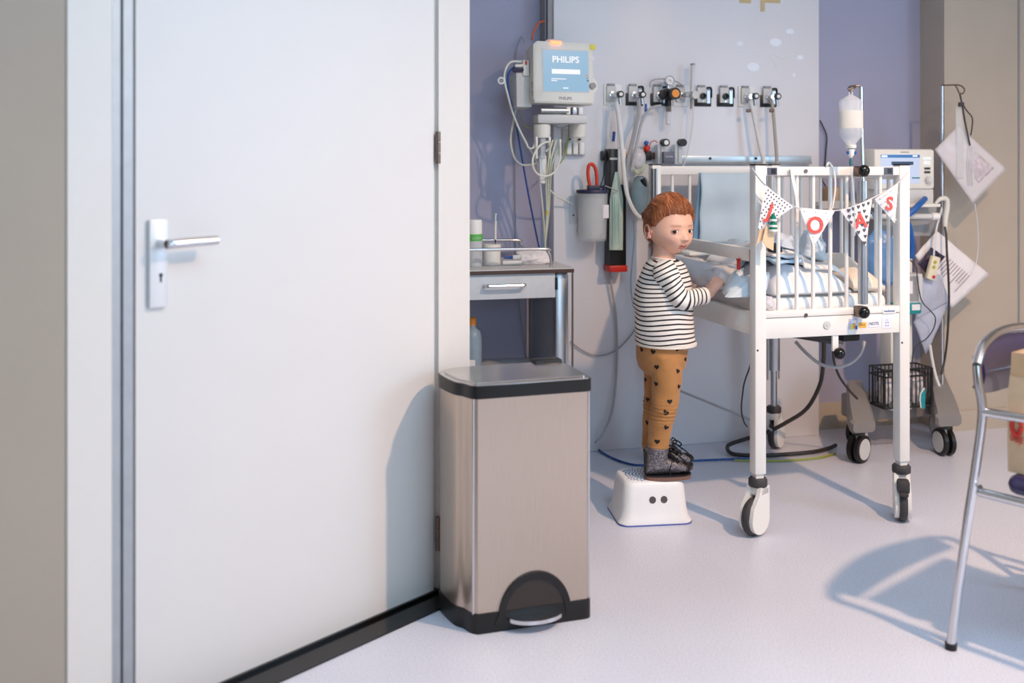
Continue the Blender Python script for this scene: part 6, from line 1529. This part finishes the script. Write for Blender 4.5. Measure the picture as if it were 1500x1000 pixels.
# hand control
rc_ = thing('hand_control', 'cream hand control with two green buttons and a red one', 'remote', onv(1370, 412, VG-.04), TH)
RX = RM @ Matrix.Translation(RC(1366, 392.5, VG-.045)) @ Matrix.Rotation(math.radians(17), 4, 'Y')
obj('case', M().box((0, 0, 0), (.042, .022, .104), RX, bev=.006), mat('ivory_plastic', (226, 216, 190), .45), rc_)
for (x, z, mm) in ((-.004, .026, 'g'), (-.004, .004, 'g'), (.008, -.036, 'r')):
    obj('button', M().cyl(RX @ V3((x, -.0105, z)), RX @ V3((x, -.0135, z)), .0075, 14), M_RED if mm == 'r' else mat('button_olive', (168, 168, 60), .5), rc_)
obj('strap', M().tube([onv(1368, 374, VG-.045), onv(1370, 350, VG-.04), onv(1373, 330, VG-.03), onv(1380, 305, VPO-.01)], .008, 8, 4, flat=.3), M_HOSEW, rc_)
obj('fabric_wrap', M().tube([onv(1370, 298, VPO-.02), onv(1378, 291, VPO-.025), onv(1386, 292, VPO-.02), onv(1387, 305, VPO-.015), onv(1384, 325, VPO-.012), onv(1385, 350, VPO-.01)], [.006, .01, .012, .012, .012, .006], 10, 4), M_CREAM, label='cream fabric sleeve knotted around the trolley pole', cat='sleeve')
# grey-green syringe device on the column
gd = thing('infusion_pump', 'grey infusion pump with a teal foot beside the cot post', 'pump', onv(1345, 462, VV0), TH)
obj('case', rb(1310, 402, 1352, 444, VV0-.01, VV0+.055, .006), M_LGREY, gd)
obj('panel', rb(1322, 405, 1346, 440, VV0-.014, VV0-.008), M_GREYP, gd)
obj('window', rb(1324, 412, 1337, 430, VV0-.017, VV0-.013), M_PAPER, gd)
ft_ = obj('foot', rb(1308, 444, 1351, 460, VV0-.014, VV0+.055, .01), M_TEAL, gd)
obj('foot_label', rb(1336, 446, 1348, 454, VV0-.017, VV0-.013), M_PAPER, ft_)
def tcable(name, pts, r, mm, lab, cat='cable'): return cable(name, pts, r, mm, lab, cat)
tcable('dark_pole_cable', [(1384, 332, 3.72), (1386, 345, 3.71), (1387, 370, 3.70), (1389, 400, 3.70), (1390, 440, 3.71), (1388, 490, 3.72), (1384, 525, 3.73), (1379, 548, 3.72)], .0048, M_WIRED, 'dark cable hanging in front of the printed pack to the trolley base')
tcable('clear_drip_line', [(1428, 298, 3.73), (1432, 330, 3.74), (1433, 360, 3.74), (1430, 385, 3.74), (1424, 400, 3.735)], .0022, M_FROST, 'thin clear line hanging below the translucent pack', 'line')
tcable('white_trolley_hose', [(1362, 505, 3.71), (1366, 530, 3.71), (1371, 552, 3.70), (1376, 566, 3.67)], .0065, M_HOSEW, 'white hose dropping beside the basket onto the trolley leg', 'hose')
tcable('grey_pump_lead', [(1333, 380, 3.68), (1342, 392, 3.67), (1344, 410, 3.67), (1350, 440, 3.67), (1362, 454, 3.67), (1370, 465, 3.67), (1368, 480, 3.67), (1358, 495, 3.67), (1345, 504, 3.68), (1338, 515, 3.68), (1335, 538, 3.68)], .0026, M_RUB, 'thin grey lead looping from the pump down to the basket')
tcable('blue_breathing_hose', [(1355, 291, VV0-.006), (1351, 295, VV0-.03), (1346, 300, VV0-.052), (1338, 308, VV0-.06), (1328, 316, VV0-.06), (1318, 322, VV0-.055)], .0125, M_BLUE, 'short thick blue breathing hose below the ventilator screen', 'hose')
tcable('lower_blue_hose', [(1330, 325, VV0-.05), (1334, 340, VV0-.05), (1336, 360, VV0-.04), (1335, 378, VV0-.03)], .011, M_BLUE, 'blue breathing hose dropping beside the cot corner post', 'hose')
obj('small_brown_box', rb(1222, 276, 1238, 296, VL-.12, VL-.02, .003).join(rb(1223, 274, 1237, 276.2, VL-.115, VL-.03)), M_KRAFT, label='small brown cardboard box on the ledge behind the cot bars', cat='box')
lg = thing('wall_ledge', 'narrow white ledge on the lavender wall behind the cot', 'ledge', onv(1250, 300, VL), TH)
obj('board', rb(1203, 296, 1290, 301, VL-.14, VL), M_LGREY, lg); obj('front_lip', rb(1203, 294.5, 1290, 305, VL-.146, VL-.14), M_LGREY, lg)
rd = thing('red_marker_bottle', 'small red capped bottle behind the drip pole sleeve', 'bottle', onv(1274, 296, VL-.08), TH)
q = RC(1274, 296, VL-.08); obj('bottle', M().lathe([(0, 0), (.009, 0), (.0095, .004), (.0095, .038), (.006, .044)], (0, 0, 0), 14, RM @ Matrix.Translation(q)), M_RED, rd)
obj('cap', M().lathe([(.0065, .043), (.0065, .056), (0, .057)], (0, 0, 0), 12, RM @ Matrix.Translation(q)), M_REDR, rd)
cable('loose_cord', [(1201, 176, VL-.012), (1206, 186, VL-.014), (1211, 200, VL-.014), (1210, 220, VL-.012), (1208, 245, VL-.012), (1204, 262, VL-.016), (1210, 275, VL-.02), (1210, 292, VL-.018)], .0032, M_WIRED, 'dark cord looping down the lavender wall beside the panel', 'cord')

# ------------------------------------------------------------------ cables under and around the cot
def G(px, py, z=.005):
    Y = (CAMH-z)*FPX/(py-HZ); return P(px, py, Y)
obj('blue_floor_cable', M().tube([G(868, 650), G(880, 661), G(896, 670), G(914, 677), G(934, 681), G(970, 680), G(1010, 675), G(1050, 673), G(1094, 671), G(1122, 668)], .0045, 7, 5), M_WIREB, label='blue cable lying on the floor behind the step stool', cat='cable')
obj('black_hose', M().tube([P(1207, 500, 4.1), P(1206, 530, 4.12), P(1201, 563, 4.15), P(1182, 598, 4.18), P(1153, 618, 4.2), P(1121, 634, 4.22), P(1085, 645, 4.24), P(1066, 653, 4.24), G(1072, 664, .012), G(1100, 667, .012), G(1140, 666, .012), G(1188, 662, .012), G(1212, 657, .012), G(1224, 652, .012)], .0085, 9, 5), M_WIRED, label='thick black hose looping under the cot onto the floor', cat='hose')
obj('yellow_green_cable', M().tube([G(1076, 674, .005), G(1120, 675, .005), G(1160, 674, .005), G(1200, 670, .005), G(1224, 664, .005)], .0042, 7, 5), M_WIREY, label='yellow-green cable on the floor along the black hose', cat='cable')
obj('thin_black_cable', M().tube([P(1220, 505, 3.95), P(1222, 530, 3.97), P(1230, 552, 4.0), P(1243, 570, 4.03), P(1256, 584, 4.04)], .005, 8, 5), M_WIRED, label='thin black cable from under the cot to the trolley leg', cat='cable')
obj('grey_drain_hose', M().tube([P(1165, 500, 3.7), P(1180, 516, 3.68), P(1200, 532, 3.66), P(1222, 538, 3.65), P(1245, 532, 3.65), P(1260, 518, 3.66), P(1266, 500, 3.68)], .0065, 8, 5), M_WIREG, label='grey hose sagging under the cot', cat='hose')
obj('sloping_grey_line', M().tube([P(972, 562, 4.0), P(998, 573, 4.02), P(1040, 590, 4.05), P(1094, 612, 4.1), P(1122, 625, 4.15), P(1130, 630, 4.2)], .0048, 8, 4), M_GREYP, label='thin grey line sloping under the cot behind the child\'s knees', cat='line')
obj('dangling_black_wire', M().tube([P(1104, 490, 3.85), P(1100, 530, 3.85), P(1091, 558, 3.85), P(1088, 575, 3.85), P(1086, 600, 3.85), P(1090, 618, 3.86), P(1095, 625, 3.86)], .003, 7, 4), M_WIRED, label='short black wire dangling beside the cot leg', cat='wire')

# ------------------------------------------------------------------ chair in the right foreground
M_UPH = mat('purple_upholstery', (48, 40, 82), .26, noise_amt=.06, bump=.05, bscale=300, coat=.4)
cf = V3((.65, -.76, 0)).normalized(); cs_ = V3((.76, .65, 0)).normalized()     # facing, and towards the chair's left
foot = V3((1.108, 2.513, 0)); jt = P(1439, 603, 2.50)
ch = thing('visitor_chair', 'chrome armchair with purple pads holding a paper bag', 'chair', foot)
WCH = .52
def tubeo(name, pts, r=.0115, sm=5): return obj(name, M().tube(pts, r, 12, sm), M_CHROME, ch)
back_in = [P(1432, 520, 2.52), P(1438, 503, 2.53)]
for k_ in (0, 1):
    o_ = cs_*WCH*k_
    tubeo('leg', [foot+o_+V3((0, 0, .012)), P(1412, 800, 2.508)+o_, P(1430, 680, 2.503)+o_, jt+o_, P(1433, 560, 2.505)+o_, P(1431, 535, 2.51)+o_])
    obj('glide', M().lathe([(.0, 0), (.014, 0), (.0145, .016), (.0, .016)], foot+o_, 14), M_BLACK, ch)
    fr_ = jt + cf*.44 + o_
    tubeo('arm', [jt+o_, jt+cf*.2+o_+V3((0, 0, .004)), jt+cf*.40+o_, fr_ + V3((0, 0, -.03)), V3((fr_.x, fr_.y, .35)) + cf*.02, V3((fr_.x, fr_.y, .012)) + cf*.05])
    obj('glide', M().lathe([(.0, 0), (.014, 0), (.0145, .016), (.0, .016)], V3((fr_.x, fr_.y, 0)) + cf*.05, 14), M_BLACK, ch)
    st_ = P(1434, 720, 2.503)
    tubeo('side_rail', [st_+o_, st_+cf*.44+o_])
    obj('bolt', M().cyl(P(1436, 713, 2.49)+o_, P(1436, 713, 2.475)+o_, .006, 8), M_CHROME, ch)
for d_ in (.12, .36): tubeo('cross_rail', [P(1434, 720, 2.503)+cf*d_, P(1434, 720, 2.503)+cf*d_+cs_*WCH])
# hooped back tube and pad
bz0, bz1 = P(1431, 535, 2.51).z, P(1470, 496, 2.55).z
A0 = P(1431, 535, 2.51); hoop = []
bow = lambda s: -cf*.035*math.sin(PI*s)
for i in range(13):
    s = i/12; zz_ = bz0 + (bz1-bz0)*min(1, math.sin(PI*s)**.42)
    hoop.append(V3((A0.x, A0.y, 0)) + cs_*WCH*s + bow(s) + V3((0, 0, zz_)))
tubeo('back_hoop', hoop, .0125, 3)
padm = M()
def padpt(a, b):
    s = .075+.85*a; zt = bz0 + (bz1-bz0)*min(1, math.sin(PI*s)**.42) - .014; zb = bz0-.10+.05*(1-math.sin(PI*s)**.5)
    return V3((A0.x, A0.y, 0)) + cs_*WCH*s + bow(s) + V3((0, 0, zb+(zt-zb)*b)) + cf*.012*math.sin(PI*b)
obj('back_pad', M().grid(padpt, 20, 12, .022), M_UPH, ch, smooth=60)
sd = V3((foot.x, foot.y, 0)) ; zs_ = P(1470, 718, 2.5).z
s0_ = P(1434, 720, 2.503); s0_.z = 0
SXM = frame(s0_ + cf*.26 + cs_*WCH/2 + V3((0, 0, zs_)), cf, cs_)
obj('seat_pad', M().box((0, 0, .02), (.42, WCH-.06, .05), SXM, bev=.024, seg=4), M_UPH, ch)
# paper bag on the seat
seat_top = zs_+.045
bq = P(1468, 712, 2.47); 
bag = thing('paper_bag', 'brown kraft paper bag with red print standing on the purple seat', 'bag', SXM @ V3((-.099, -.041, .045)), math.atan2(cf.y, cf.x))
hb_ = .30
def bag_sec(z, sx_, sy_, ox=0): return [SXM @ V3((-.099+ox+x*sx_, -.041+y*sy_, .0462+z)) for x, y in ((-1, -1), (1, -1), (1, 0), (1, 1), (-1, 1), (-1, 0))]
bsec = [bag_sec(0, .115, .16), bag_sec(.08, .116, .162), bag_sec(.2, .113, .165), bag_sec(hb_, .108, .165, .006)]
for r_ in bsec[1:]:
    r_[2] = r_[2] - cf*.012; r_[5] = r_[5] + cf*.012
inn = [bag_sec(hb_, .1065, .1635, .006), bag_sec(.03, .112, .158)]
obj('bag_body', M().rings(bsec + inn, True, True), M_KRAFT, bag, smooth=20)
obj('top_cuff', M().rings([bag_sec(hb_-.055, .1105, .1672, .005), bag_sec(hb_+.002, .1095, .1672, .006)], True, False), mat('kraft_dark', (198, 162, 124), .8), bag, smooth=20)
def bag_face(y, z): return SXM @ V3((-.099-.113+y, -.041-.1675, .045+z))
FXB = frame(bag_face(.022, .088), cf, (0, 0, 1))
obj('red_lettering', text_m('ONSIJE', .024, .0004, .0005, .42).xf(FXB @ Matrix.Rotation(-.12, 4, 'Z')), M_RED, bag, smooth=0)
ring = [(.022*math.cos(a), .022*math.sin(a)-.004*(math.sin(a) < 0)) for a in [2*PI*i/24 for i in range(25)]]
obj('red_emblem', M().tube([frame(bag_face(.022, .125), cf, (0, 0, 1)) @ V3((x*.5, y, .0008)) for x, y in ring], .0055, 6), M_RED, bag)
